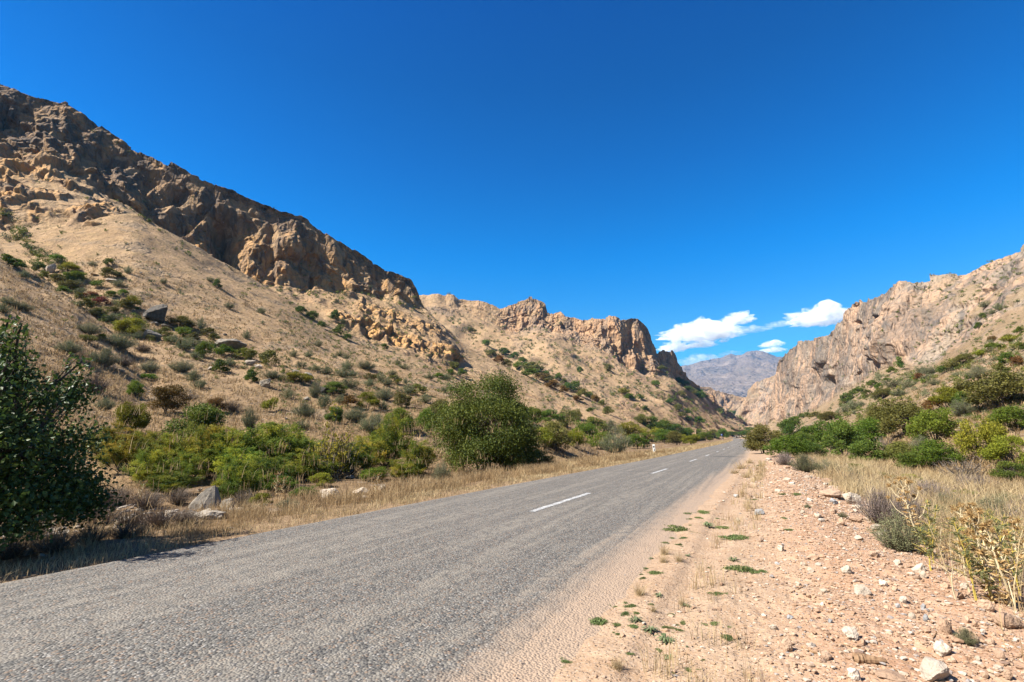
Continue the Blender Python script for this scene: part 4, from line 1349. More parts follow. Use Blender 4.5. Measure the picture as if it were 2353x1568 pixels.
# the tall rounded shrub standing alone beside the road
b = hit(1118, 1086)[1]
bs = depth(b) / FP
lob = dome_lobes(np.random.default_rng(75), 80, 0.07, 0.13, 0.0, 0.75)
_r = np.random.default_rng(76)
for q in range(26):
    a = _r.uniform(0, 6.28); r0 = _r.uniform(0.15, 0.40)
    lob.append((np.array([math.cos(a) * r0, math.sin(a) * r0, _r.uniform(0.07, 0.3)]), _r.uniform(0.07, 0.11)))
custom_tree('tree', b + Vector((0, 0, -0.1)), 216 * bs, 236 * bs, 'dark', 75, 80000, (0.14,), 0, 'tallest dark green rounded bush, alone beside the left verge', 'tree', 0.05, 8, lobes=lob, up=0.2, outl=0.2)

NB = []


def nb(code, px, py, w, h, label, name='bush', cat='bush', group=None):
    e = plant(CODE[code], px, py, w, h, big=True, name=name, cat=cat, label=label, group=group, parts=True)
    NB.append(e)
    return e


# left of the road, from the dark tree towards the gorge
nb('d', 440, 1033, 140, 104, 'broad dark green many-stemmed tree on the brown slope above the tamarisks', 'tree', 'tree')
nb('r', 382, 952, 80, 66, 'round rusty olive bush on the brown slope just above the many-stemmed tree')
nb('y', 297, 999, 62, 66, 'bright yellow-green bush between the dark roadside tree and the many-stemmed tree')
nb('s', 571, 985, 38, 48, 'small grey-green standard tree with a bare stem, right of the many-stemmed tree', 'tree', 'tree')
nb('g', 918, 992, 60, 54, 'round vivid green bush with a shadow on the grass, left of the tallest bush')
nb('d', 765, 975, 36, 40, 'small dark green bush behind the top of the golden tree')
nb('g', 973, 985, 36, 46, 'slim green bush between the vivid green bush and the tallest bush')
nb('o', 1010, 985, 55, 60, 'olive and straw coloured bush tucked behind the left side of the tallest bush')
T_GROUP = 'feathery tamarisks along the left of the road'
for px, py, w, h, lab in ((290, 1085, 110, 80, 'light green tamarisk beside the dark roadside tree'), (345, 1120, 90, 75, 'bright tamarisk in front of the leftmost grey rocks'),
                          (455, 1085, 105, 95, 'tall tamarisk with yellow tips behind the pointed boulder'), (520, 1095, 100, 90, 'yellowest tamarisk, right of the pointed boulder'),
                          (585, 1080, 120, 95, 'darker tamarisk with an upright leader, middle of the thicket'), (650, 1085, 110, 95, 'tamarisk with dark stems left of the golden tree'),
                          (690, 1110, 120, 62, 'low bright tamarisk in front of the golden tree'), (600, 1120, 100, 60, 'low tamarisk behind the dry tan thistle clump'),
                          (540, 1145, 70, 75, 'narrow deep green tamarisk right beside the pointed boulder'), (400, 1140, 80, 50, 'low tamarisk left of the pointed boulder'),
                          (893, 1078, 75, 105, 'dark upright tamarisk with a leaning bare branch, between the golden tree and the tallest bush'),
                          (955, 1095, 70, 72, 'light green tamarisk at the left foot of the tallest bush'), (250, 1060, 90, 70, 'tamarisk half hidden by the dark roadside tree'),
                          (380, 1075, 100, 70, 'yellowish tamarisk below the many-stemmed tree'), (425, 1110, 90, 62, 'tamarisk directly behind the pointed boulder'), (500, 1070, 90, 66, 'back row tamarisk above the yellowest one'),
                          (560, 1110, 100, 70, 'front row tamarisk with dark lower stems beside the narrow deep green one'), (630, 1060, 90, 70, 'back row tamarisk left of the golden tree'), (725, 1080, 90, 60, 'tamarisk mixing with the golden tree at its left'),
                          (800, 1092, 90, 66, 'tamarisk at the right foot of the golden tree'), (845, 1082, 80, 70, 'tamarisk between the golden tree and the dark upright one'), (925, 1105, 60, 42, 'low tamarisk before the dark upright one'), (320, 1060, 80, 60, 'back row tamarisk right of the dark roadside tree')):
    nb('t', px, py, w * 1.2, h * 1.12, lab, 'tamarisk', 'tamarisk', T_GROUP)

# the golden tree: thin grey branches, sparse yellow leaves
gb = hit(765, 1100)
gs = depth(gb[1]) / FP
rg = np.random.default_rng(80)
t, c = MB(), MB()
Pq, Tq = [], []
for i in range(34):
    a = rg.uniform(0, 6.28); tilt = rg.uniform(0.1, 1)
    hh = 0.62 if i else 1.0
    top = np.array([math.cos(a) * 0.5 * tilt, math.sin(a) * 0.5 * tilt, hh * (1 - 0.45 * tilt ** 2) * rg.uniform(0.7, 1)]) if i else np.array([0.02, 0.0, 1.0])
    b0 = np.array([math.cos(a), math.sin(a), 0]) * 0.03; b0[2] = -0.03
    m = (b0 + top) / 2 + rg.normal(size=3) * 0.035 + np.array([math.cos(a), math.sin(a), -0.4]) * 0.05 * tilt
    t.tube([b0, m, top], [0.011, 0.008, 0.002], 4)
    for q in range(9):
        s0 = rg.uniform(0.3, 1)
        o = (1 - s0) ** 2 * b0 + 2 * s0 * (1 - s0) * m + s0 ** 2 * top
        e_ = o + unit(rg, 1)[0] * 0.13 + np.array([0, 0, 0.05])
        t.tube([o, (o + e_) / 2 + rg.normal(size=3) * 0.008, e_], [0.004, 0.003, 0.001], 3)
        k = rg.integers(2, 16)
        s = rg.uniform(0.35, 1.05, k)[:, None]
        Pq.append(o * (1 - s) + e_ * s + rg.normal(size=(k, 3)) * 0.014); Tq.append(rg.random(k))
Pq = np.concatenate(Pq)
c.leaves(Pq, 0.034, 0.024, rg, np.concatenate(Tq))
e = link('tree', None); e.location = gb[1]; e.scale = (150 * gs, 150 * gs, 172 * gs)
link('branches', t.mesh('golden_tree_branches', M_bark), e)
link('leaves', c.mesh('golden_tree_leaves', LEAF['gold']), e)
tag(e, 'golden-leaved young tree with bare branches in the tamarisk thicket', 'tree')

# thicket running along the left verge towards the gorge
TH = 'bushes of the thicket along the left verge'
THL = """60 1305 150 150 d leaning against the right flank of the tallest bush|150 1300 120 120 d dark and rounded, second right of the tallest bush|300 1285 150 90 d wide and dark against the lower grass slope|
420 1320 130 120 o olive, above the tall grey-olive bush|350 1505 210 200 o tall grey-olive bush nearest the verge right of the tallest bush|230 1480 130 140 y yellow-green, between the tallest bush and the tall grey-olive one|
490 1250 90 60 o small olive one at the top of the thicket|640 1375 130 120 d dark green and dome shaped above the white marker post|760 1375 140 100 s grey-green dome right of the dark dome|
800 1512 180 150 s grey twiggy bush left of the white marker post|560 1420 150 130 g fresh green, behind the tall grey-olive bush|500 1480 120 130 y yellow-green, right of the tall grey-olive bush|
680 1480 150 110 g low green one left of the grey twiggy bush|900 1400 150 105 y yellow-tinged, straight above the white marker post|960 1480 150 100 g green, left of the white marker post|
1010 1300 100 75 o olive, on the slope foot above the yellow-tinged one|1080 1340 110 90 d dark dome right of the white marker post top|1150 1350 110 80 g green, behind the post's right side|
1060 1420 150 90 y bright, just behind the white marker post|1180 1440 150 95 g wide green one right of the white marker post|1270 1450 130 90 o olive green beside the pale verge grass|
1240 1370 120 70 d dark, middle of the far thicket|1330 1400 110 70 g green, middle of the far thicket|1370 1450 110 70 y yellow-green close to the verge, left of the blue sign|
1420 1410 90 70 d dark, left of the blue sign|1480 1420 100 60 g green, just left of the blue sign|1560 1400 90 60 o olive, behind the blue sign|1615 1405 80 70 d darkest one, right beside the blue sign|
1690 1385 80 34 d low and dark above the far white posts|1755 1378 70 30 g low green one past the far white posts|1825 1372 110 50 d dark, where the road turns into the gorge|110 1400 130 120 s grey-green, in front of the two dark bushes"""
for ln in THL.replace('\n', '').split('|'):
    a = ln.split(' ', 5)
    x, y, w, h = map(float, a[:4])
    nm = {'d': 'dark green', 'g': 'green', 'o': 'olive', 'y': 'yellow-green', 's': 'grey-green'}[a[4]]
    nb(a[4], 1176.5 + 0.3001 * x, 588.2 + 0.3001 * y, 0.38 * w, 0.35 * h, ('thicket bush, ' + a[5]), 'bush', 'bush', TH)

# right of the road
RG = 'bushes of the thicket right of the road'
RL = """150 1345 190 170 o first olive bush at the edge of the red rubble, nearest the road|345 1290 150 170 d dark pointed bush rising behind the first roadside bush|290 1370 230 130 g low green bush right of the first roadside bush|
430 1335 120 120 d dark green bush left of the wide green one|560 1290 220 145 g wide green bush in the middle of the right thicket|690 1400 240 250 d largest deep green bush, in front of the right thicket|
870 1280 230 150 g broad green bush right of the largest deep green one|890 1440 220 160 d lower dark bush at the right foot of the largest deep green one|1110 1225 270 215 o big olive bush with a rounded crown on the slope|
950 1140 160 110 o olive bush left behind the big rounded olive one|1320 1285 250 215 g dense green bush leaning right, beside the dry grass clearing|1360 1450 230 170 g loose green bush below the dry grass clearing|
1160 1460 200 110 d low dark bush next to the purple dry twigs|1750 1030 360 215 o widest olive and rust bush high on the right edge|1880 1190 260 150 g green bush at the right edge above the yellow one|
1640 1415 250 265 y brightest yellow-green bush at the right edge|1830 1440 240 190 y second yellow-green bush cut by the right edge|1860 1540 200 120 d dark low bush in the lower right of the slope|
470 1400 160 110 d dark bush between the roadside bush and the largest one|780 1330 120 110 g green bush peeping over the largest deep green one|1050 1400 160 120 o olive bush behind the low dark ones|1230 1330 130 90 s grey-green bush before the dense green one"""
for ln in RL.replace('\n', '').split('|'):
    a = ln.split(' ', 5)
    x, y, w, h = map(float, a[:4])
    nb(a[4], 1705.9 + 0.3377 * x, 588.2 + 0.3377 * y, 0.41 * w, 0.38 * h, a[5], 'bush', 'bush', RG)

# brown dead undergrowth in the shade of the dark tree
UG = 'brown undergrowth beside the dark roadside tree'
for px, py, w, h, lab in ((150, 1215, 90, 60, 'dead brown shrub under the right side of the dark tree'), (230, 1210, 90, 52, 'brown twiggy undergrowth right of the dead shrub'), (300, 1215, 90, 48, 'dark brown undergrowth mid way to the pointed boulder'),
                          (365, 1212, 90, 46, 'brown undergrowth left of the flat grey rock'), (425, 1206, 70, 40, 'brown low shrub just left of the flat grey rock'), (265, 1165, 90, 50, 'grey twiggy shrub behind the brown undergrowth'),
                          (340, 1170, 80, 44, 'pale twiggy shrub left of the pointed boulder'), (60, 1240, 110, 70, 'brown undergrowth at the left edge under the dark tree'), (410, 1160, 60, 40, 'straw coloured shrub touching the pointed boulder'),
                          (560, 1165, 60, 40, 'dry brown shrub right of the half buried rock'),
                          (15, 1285, 110, 60, 'dark brown scrub at the left edge close to the asphalt'), (120, 1268, 100, 50, 'brown scrub in the tree shadow close to the asphalt'), (205, 1250, 90, 44, 'brown scrub right of the shaded cobble'), (290, 1238, 80, 38, 'low brown scrub at the end of the tree shadow'), (180, 1200, 80, 56, 'dead twiggy shrub leaning on the dark tree')):
    nb('b', px, py, w, h, lab, 'shrub', 'shrub', UG)

VP = 'low green plants on the left verge grass'
for k_, px, py, w, h, lab in (('s', 1015, 1108, 40, 44, 'thin grey-green weed standing in the verge straw before the tallest bush'), ('g', 700, 1145, 60, 26, 'low green plant in the straw left of the broad pale rock'), ('y', 600, 1165, 50, 30, 'yellow-green weed in the tall straw right of the pointed boulder'),
                              ('g', 860, 1105, 60, 30, 'low green bush at the back of the verge below the dark upright tamarisk'), ('g', 940, 1098, 70, 34, 'low green bush at the back of the verge left of the tallest bush'), ('d', 1240, 1072, 60, 36, 'dark low bush at the right foot of the tallest bush'),
                              ('g', 640, 1128, 70, 34, 'low green bush in front of the tamarisks above the straw'), ('y', 740, 1118, 60, 30, 'yellowish low bush in front of the golden tree'), ('s', 660, 1172, 50, 26, 'grey weed at the asphalt side of the straw'),
                              ('g', 575, 1140, 60, 44, 'green bush just right of the half buried grey rock'), ('g', 520, 1150, 50, 40, 'green bush behind the half buried grey rock')):
    nb(k_, px, py, w, h, lab, 'plant', 'plant', VP)

# leafless twig bushes
for px, py, w, h, lab in ((2040, 1045, 50, 48, 'bare grey-brown twiggy bush between green bushes on the right'), (2215, 1108, 120, 62, 'purple-grey leafless bush lying in dry grass on the right'), (2320, 1110, 60, 50, 'thin leafless bush at the right edge below the yellow-green one')):
    h = hit(px, py); s = depth(h[1]) / FP
    rg = np.random.default_rng(int(px))
    t = MB()
    for i in range(40):
        a = rg.uniform(0, 6.28); tilt = rg.uniform(0.2, 1)
        top = np.array([math.cos(a) * 0.5 * tilt, math.sin(a) * 0.5 * tilt, (1 - 0.4 * tilt ** 2) * rg.uniform(0.6, 1)])
        m = top * 0.5 + rg.normal(size=3) * 0.05
        t.tube([[0, 0, -0.03], m, top], [0.012, 0.008, 0.002], 3)
        for q in range(6):
            s0 = rg.uniform(0.35, 1); o = 2 * s0 * (1 - s0) * m + s0 ** 2 * top
            t.tube([o, o + unit(rg, 1)[0] * 0.14 + np.array([0, 0, 0.05])], [0.005, 0.001], 3)
    e = link('bush', t.mesh('leafless_bush', M_bark)); e.location = h[1]; e.scale = (w * s, w * s, h_ := 1.0 * (62 if w > 100 else 48) * s)
    tag(e, lab, 'bush')

# ------------------------------------------------------------------ names that single out each slope shrub
LANDMARKS = [('the dark split boulder', 357, 735), ('the pale square block', 114, 620), ('the long grey boulder', 531, 800), ('the rugged low boulder', 351, 775), ('the twin boulders', 690, 860),
             ('the single boulder', 610, 885), ('the many-stemmed tree', 440, 1000), ('the rusty round bush', 382, 925), ('the deep cliff recess', 515, 590), ('the orange rock band', 920, 780),
             ('the tallest bush', 1110, 980), ('the square rock tower', 1222, 705), ('the main tower cliff', 1440, 800), ('the far gorge', 1680, 930), ('the vivid green bush', 918, 965),
             ('the golden tree', 762, 1000), ('the cave in the right cliff', 1900, 880), ('the upper cliff hollow', 1965, 742), ('the right skyline bluff', 2090, 650), ('the widest olive and rust bush', 2295, 900),
             ('the yellow-green bush', 2260, 1000), ('the big rounded olive bush', 2080, 965), ('the pale scree patch', 390, 655), ('the right edge of the frame', 2340, 740), ('the far tower', 1550, 850), ('the blue sign', 1660, 990),
             ('the white marker post', 1502, 1035), ('the left skyline notch', 955, 665), ('the red bushes', 215, 690), ('the orange crags', 100, 440)]
ORD = ['', 'second ', 'third ', 'fourth ', 'fifth ', 'sixth ', 'seventh ', 'eighth ', 'ninth ', 'tenth ', 'eleventh ', 'twelfth ']
_cnt = {}
_todo = []
for e, px, py, kind, wd, ht, where in PLACED:
    if e.get('label'):
        continue
    nm, lx, ly = min(LANDMARKS, key=lambda q: math.hypot(q[1] - px, (q[2] - py) * 1.3))
    dx, dy = px - lx, py - ly
    dr = ('right of' if dx > 0 else 'left of') if abs(dx) > abs(dy) * 1.2 else ('below' if dy > 0 else 'above')
    _todo.append((math.hypot(dx, dy), e, kind, nm, dr))
for d, e, kind, nm, dr in sorted(_todo, key=lambda q: q[0]):
    k = (kind, nm, dr)
    i = _cnt.get(k, 0); _cnt[k] = i + 1
    e['label'] = '%snearest %s shrub %s %s' % (ORD[min(i, 11)].replace(' ', '-', 1) if i else '', WORDS[kind], dr, nm)

# ------------------------------------------------------------------ rocks
def rock_mat(name, a, b, c, lich=0.0):
    N = Nodes(name)
    p = N.objpos()
    info = N.n('ObjectInfo').outputs['Random']
    off = N.n('VectorMath', operation='ADD')
    N.l(p, off.inputs[0])
    cmb = N.n('CombineXYZ'); N.l(N.math('MULTIPLY', info, 37.0), cmb.inputs[0]); N.l(N.math('MULTIPLY', info, 91.0), cmb.inputs[1])
    N.l(cmb.outputs[0], off.inputs[1])
    q = off.outputs[0]
    n1 = N.noise(q, 2.2, 5, 0.6); n2 = N.noise(q, 9.0, 5, 0.65); n3 = N.noise(q, 40.0, 3, 0.6)
    col = N.mix(N.ramp(n1, 0.35, 0.65), a, b)
    col = N.mix(N.math('MULTIPLY', N.ramp(n2, 0.55, 0.72), 0.7), col, c)
    col = N.mix(N.math('MULTIPLY', N.ramp(n3, 0.5, 0.7), 0.25), col, tuple(x * 0.5 for x in c))
    hs = N.n('HueSaturation'); N.l(col, hs.inputs['Color'])
    N.l(N.math('MULTIPLY_ADD', info, 0.5, 0.72), hs.inputs['Value'])
    nr = N.bump(n2, 0.6, 0.06); nr = N.bump(n3, 0.4, 0.015, nr)
    return N.done(hs.outputs[0], 0.9, nr, 0.2)


M_greyrock = rock_mat('grey_weathered_rock', (0.25, 0.22, 0.18), (0.36, 0.31, 0.25), (0.11, 0.095, 0.08))
M_darkrock = rock_mat('dark_lichened_rock', (0.075, 0.066, 0.056), (0.14, 0.12, 0.10), (0.04, 0.036, 0.032))
M_limestone = rock_mat('pale_limestone', (0.50, 0.41, 0.31), (0.57, 0.48, 0.39), (0.38, 0.27, 0.18))
M_pinkstone = rock_mat('pink_stone', (0.42, 0.27, 0.175), (0.50, 0.35, 0.245), (0.30, 0.18, 0.12))
M_greystone = rock_mat('blue_grey_stone', (0.30, 0.30, 0.30), (0.42, 0.41, 0.40), (0.20, 0.19, 0.18))


def ico(sub):
    import bmesh
    bm = bmesh.new()
    bmesh.ops.create_icosphere(bm, subdivisions=sub, radius=1.0)
    V = np.array([v.co[:] for v in bm.verts]); F = np.array([[v.index for v in f.verts] for f in bm.faces])
    bm.free()
    return V, F


ICO = {k: ico(k) for k in (1, 2, 3, 4)}


def rock_shape(seed, sub=3, blocky=0.5, rough=0.12, peak=0.0):
    """an angular stone: a ball cut by random planes, then roughened; about 1 across, resting on z = 0"""
    rg = np.random.default_rng(seed)
    V, F = ICO[sub]
    V = V.copy()
    for k in range(9):
        n = unit(rg, 1)[0]; d = rg.uniform(0.38, 0.8)
        s = V @ n
        V -= np.outer(np.maximum(s - d, 0) * (0.5 + blocky * 0.5), n)
    V *= 1 + rough * (fbm(V * 1.6 + seed, 4) + 0.5 * facet(V * 2.2 + seed))[:, None]
    V[:, :2] *= (1 - peak * np.clip(V[:, 2] + 0.3, 0, 1.2))[:, None]
    V -= (V.max(0) + V.min(0)) / 2
    V /= (V.max(0) - V.min(0))
    V[:, 2] += 0.5
    return V, F


def rock(name, seed, px, py, wpx, hpx, mat, label, cat, group=None, sub=4, depth_ratio=0.8, rz=None, sink=0.15, blocky=0.9, loc=None, peak=0.0):
    if loc is None:
        h = hit(px, py)
        loc = h[1]
    s = depth(loc) / FP
    off = abs(px - 1176.5) / FP
    w = wpx * s / (0.4 + 0.6 * math.sqrt(1 + off * off)); ht = hpx * s * (1 + sink)
    V, F = rock_shape(seed, sub, blocky, 0.12, peak)
    me = build_mesh(name, V * np.array([w, w * depth_ratio, ht]), F, mat, smooth=True)
    me.polygons.foreach_set('use_smooth', np.full(len(F), False))
    o = link(name, me)
    o.location = loc + Vector((0, 0, -sink * ht))
    o.rotation_euler = (0, 0, R(YAW) if rz is None else rz)
    tag(o, label, cat, group)
    return o


# boulders on the hill
BG = 'boulders fallen on the left hillside'
A = lambda x, y: (0.3001 * x, 588.2 + 0.3001 * y)
B = lambda x, y: (588.2 + 0.3001 * x, 705.9 + 0.3001 * y)
for i, (p, w, h, m, lab) in enumerate([
        (A(1195, 505), 66, 44, M_darkrock, 'largest dark split boulder on the left hillside among shrubs'),
        (A(1170, 645), 42, 25, M_greyrock, 'rugged low boulder just below the largest dark split boulder'),
        (A(1265, 545), 34, 7, M_greyrock, 'flat pale slab wedged below the dark split boulder'),
        (A(1180, 525), 22, 6, M_greyrock, 'small flat slab left of the wedged pale slab'),
        (A(1770, 715), 72, 27, M_greyrock, 'long grey boulder lying right of the dark split boulder'),
        (A(384, 128), 25, 22, M_limestone, 'pale square block in the green gully high on the left'),
        (A(1910, 838), 26, 13, M_limestone, 'pale broken rock below the long grey boulder'),
        (A(1612, 875), 16, 9, M_greyrock, 'small grey rock beside the dark green bush below the long boulder'),
        (A(850, 195), 26, 6, M_limestone, 'flat pale slab high on the pale scree'),
        (A(715, 150), 22, 6, M_limestone, 'low pale slab left of the flat scree slab'),
        (A(935, 310), 11, 9, M_greyrock, 'little grey rock among the gully shrubs'),
        (A(1075, 140), 9, 6, M_limestone, 'small tan block on the pale scree'),
        (A(930, 890), 17, 7, M_greyrock, 'low grey rock in the pale grass of the lower slope'),
        (A(333, 610), 6, 4, M_limestone, 'small white stone alone on the near left slope'),
        (A(1720, 610), 10, 5, M_darkrock, 'small dark rock above the long grey boulder'),
        (B(305, 512), 19, 10, M_greyrock, 'left one of the twin boulders behind a yellow-green shrub'),
        (B(398, 542), 24, 13, M_greyrock, 'right one of the twin boulders behind a yellow-green shrub'),
        (B(72, 612), 32, 19, M_greyrock, 'single peaked grey boulder on the brown slope'),
        (B(515, 672), 24, 20, M_darkrock, 'dark boulder half hidden behind the dark green shrub'),
        (B(390, 716), 17, 10, M_greyrock, 'small angular boulder below the single peaked one'),
        (B(20, 470), 20, 9, M_limestone, 'pale boulder under the olive shrub on the slope'),
        (B(232, 862), 7, 5, M_limestone, 'small pale stone beside a brown dry shrub'),
        (B(975, 802), 24, 3, M_limestone, 'thin pale ledge stone beneath the sage shrubs')]):
    rock('boulder', 500 + i, p[0], p[1], w, h, m, lab, 'boulder', BG)
# rocks on the verge
C = lambda x, y: (0.51 * x, 1000 + 0.51 * y)
VG = 'rocks on the left verge of the road'
for i, (px, py, w, h, m, lab, sk) in enumerate([
        (471, 1168, 66, 62, M_greyrock, 'pointed grey boulder with a shaded right side on the left verge', 0.1),
        (482, 1190, 76, 18, M_greyrock, 'flat grey rock lying in front of the pointed boulder', 0.2),
        (525, 1168, 40, 24, M_greyrock, 'half buried grey rock right of the pointed boulder', 0.2),
        (510, 1186, 20, 8, M_limestone, 'small pale rock right of the flat grey one', 0.2),
        (757, 1142, 46, 20, M_limestone, 'broad pale rock in the dry grass, left of the dried thistle', 0.25),
        (828, 1140, 40, 20, M_limestone, 'pale rock beside the dried thistle', 0.2),
        (880, 1127, 22, 14, M_limestone, 'small whitish rock right of the dried thistle', 0.2),
        (838, 1148, 22, 10, M_limestone, 'lowest small rock under the dried thistle', 0.2),
        (905, 1096, 40, 9, M_greyrock, 'long low rock behind the verge grass', 0.2),
        (802, 1100, 28, 8, M_greyrock, 'low rock in front of the golden tree', 0.2),
        (955, 1121, 22, 8, M_limestone, 'pale flat rock in the verge before the tallest bush', 0.2),
        (458, 1130, 14, 8, M_limestone, 'small white stone behind the pointed boulder', 0.2),
        (60, 1277, 36, 18, M_greyrock, 'shaded rock under the dark roadside tree', 0.2),
        (96, 1283, 22, 11, M_greyrock, 'smaller shaded rock right beside the shaded rock', 0.2),
        (118, 1287, 14, 8, M_limestone, 'pale cobble at the road edge in the tree shadow', 0.2),
        (270, 1223, 14, 10, M_greystone, 'bluish cobble in the shade behind the road edge', 0.2),
        (175, 1173, 52, 12, M_darkrock, 'low dark rock in the deep shade under the tree', 0.2)]):
    rock('rock', 560 + i, px, py, w, h, m, lab, 'rock', VG, sink=sk, peak=0.78 if i == 0 else 0.1)

# the pointed boulder: a leaning wedge with a steep right face
import bmesh
bo = next(o for o in COL.objects if o.get('label', '').startswith('pointed grey boulder'))
bm = bmesh.new()
for v in ((-.5, -.30, -.2), (.5, -.28, -.2), (.46, .42, -.2), (-.42, .42, -.2), (.02, -.12, .86), (.26, -.02, .96), (.24, .25, .84), (-.14, .12, .78), (-.48, -.16, .22), (-.27, -.31, .42), (.49, -.06, .30), (.36, -.02, .66), (-.30, .3, .5), (.1, -.34, .2)):
    bm.verts.new(v)
bmesh.ops.convex_hull(bm, input=bm.verts)
bmesh.ops.triangulate(bm, faces=bm.faces)
bmesh.ops.subdivide_edges(bm, edges=bm.edges, cuts=3, use_grid_fill=True)
bm.verts.ensure_lookup_table()
q = np.array([v.co[:] for v in bm.verts])
dn = 0.05 * facet(q * np.array([2.5, 2.5, 4.5]) + 3) + 0.03 * fbm(q * 5, 3)
q = q * (1 + 0.5 * dn)[:, None]
_s = depth(bo.location) / FP
for v, c in zip(bm.verts, q):
    v.co = (c[0] * 68 * _s, c[1] * 60 * _s, c[2] * 60 * _s)
bmesh.ops.recalc_face_normals(bm, faces=bm.faces)
me = bpy.data.meshes.new('rock'); bm.to_mesh(me); bm.free()
me.materials.append(M_greyrock)
bo.data = me

# bed of pale cobbles seen in the sun beneath the dark tree
rg = np.random.default_rng(31)


def stone_bed(name, pts, sizes, mats, seed, flat=0.55, sub=1, shades=None):
    """many loose stones in one sheet of rubble"""
    rg = np.random.default_rng(seed)
    base, F = ICO[sub]
    n = len(pts)
    k = len(base)
    var = []
    for j in range(24):
        v, _ = rock_shape(seed * 50 + j, sub, 0.5, 0.1)
        v[:, 2] -= 0.35
        var.append(v)
    var = np.array(var)
    idx = rg.integers(0, 24, n)
    a = rg.uniform(0, 6.28, n)
    ca, sa = np.cos(a), np.sin(a)
    V = var[idx] * (sizes[:, None, None] * np.stack([rg.uniform(0.8, 1.25, n), rg.uniform(0.6, 1.0, n), flat * rg.uniform(0.6, 1.2, n)], 1)[:, None, :])
    X = V[..., 0] * ca[:, None] - V[..., 1] * sa[:, None]
    Y = V[..., 0] * sa[:, None] + V[..., 1] * ca[:, None]
    V = np.stack([X, Y, V[..., 2]], -1) + pts[:, None, :]
    Fa = (F[None] + (np.arange(n) * k)[:, None, None]).reshape(-1, 3)
    tone = np.repeat(rg.random(n), k)
    me = build_mesh(name, V.reshape(-1, 3), Fa, mats, {'tone': tone})
    return link(name, me)


def pebble_mat(name, cols):
    N = Nodes(name)
    r = N.n('ValToRGB'); r.color_ramp.interpolation = 'CONSTANT'
    for i, (pos, c) in enumerate(cols):
        e = r.color_ramp.elements[i] if i < 2 else r.color_ramp.elements.new(pos)
        e.position = pos; e.color = c + (1,)
    N.l(N.attr('tone'), r.inputs[0])
    n = N.noise(N.pos(), 60.0, 4, 0.6)
    return N.done(N.mix(N.math('MULTIPLY', N.ramp(n, 0.4, 0.7), 0.35), r.outputs[0], (0.33, 0.22, 0.145)), 0.9, N.bump(n, 0.5, 0.006), 0.15)


M_pebble = pebble_mat('mixed_pebbles', [(0.0, (0.44, 0.29, 0.19)), (0.42, (0.51, 0.37, 0.26)), (0.62, (0.35, 0.22, 0.14)), (0.76, (0.56, 0.47, 0.38)), (0.88, (0.33, 0.30, 0.28)), (0.95, (0.24, 0.16, 0.12))])
M_cobble = pebble_mat('pale_cobbles', [(0.0, (0.36, 0.31, 0.25)), (0.3, (0.28, 0.24, 0.20)), (0.6, (0.44, 0.39, 0.32)), (0.85, (0.20, 0.175, 0.15))])
n = 1600
xs = rng.uniform(-22, -13.5, n); ys = rng.uniform(-1, 11, n)
zz = zg(xs, ys)
o = stone_bed('gravel', np.stack([xs, ys, zz], 1), rng.uniform(0.06, 0.28, n) * rng.random(n) ** 0.5 + 0.04, M_cobble, 7)
tag(o, kind='stuff')

# rubble of the right shoulder
n = 64000
yy = 2.0 + 36 * rng.random(n) ** 1.9
rr = rng.uniform(-0.1, 3.4, n)
keep = rng.random(n) < (0.10 + 0.9 * sstep(0.6, 1.7, rr + 0.25 * rng.normal(size=n)))
yy, rr = yy[keep], rr[keep]
xx = xc(yy) + ROAD_R + rr
sz = 0.010 + 0.034 * rng.random(len(xx)) ** 2.4 + (rng.random(len(xx)) < 0.10) * 0.035 * rng.random(len(xx))
sz *= 1 + 0.8 * sstep(8, 20, yy)
o = stone_bed('gravel', np.stack([xx, yy, zg(xx, yy) + 0.002], 1), sz, M_pebble, 9)
tag(o, kind='stuff')
n = 1500
yy = 1.5 + 22 * rng.random(n) ** 1.5; rr = rng.uniform(-0.9, 0.8, n)
xx = xc(yy) + ROAD_R + rr
o = stone_bed('gravel', np.stack([xx, yy, np.maximum(zg(xx, yy), -0.012) + 0.004], 1), 0.006 + 0.016 * rng.random(n) ** 3, M_pebble, 12)
tag(o, kind='stuff')

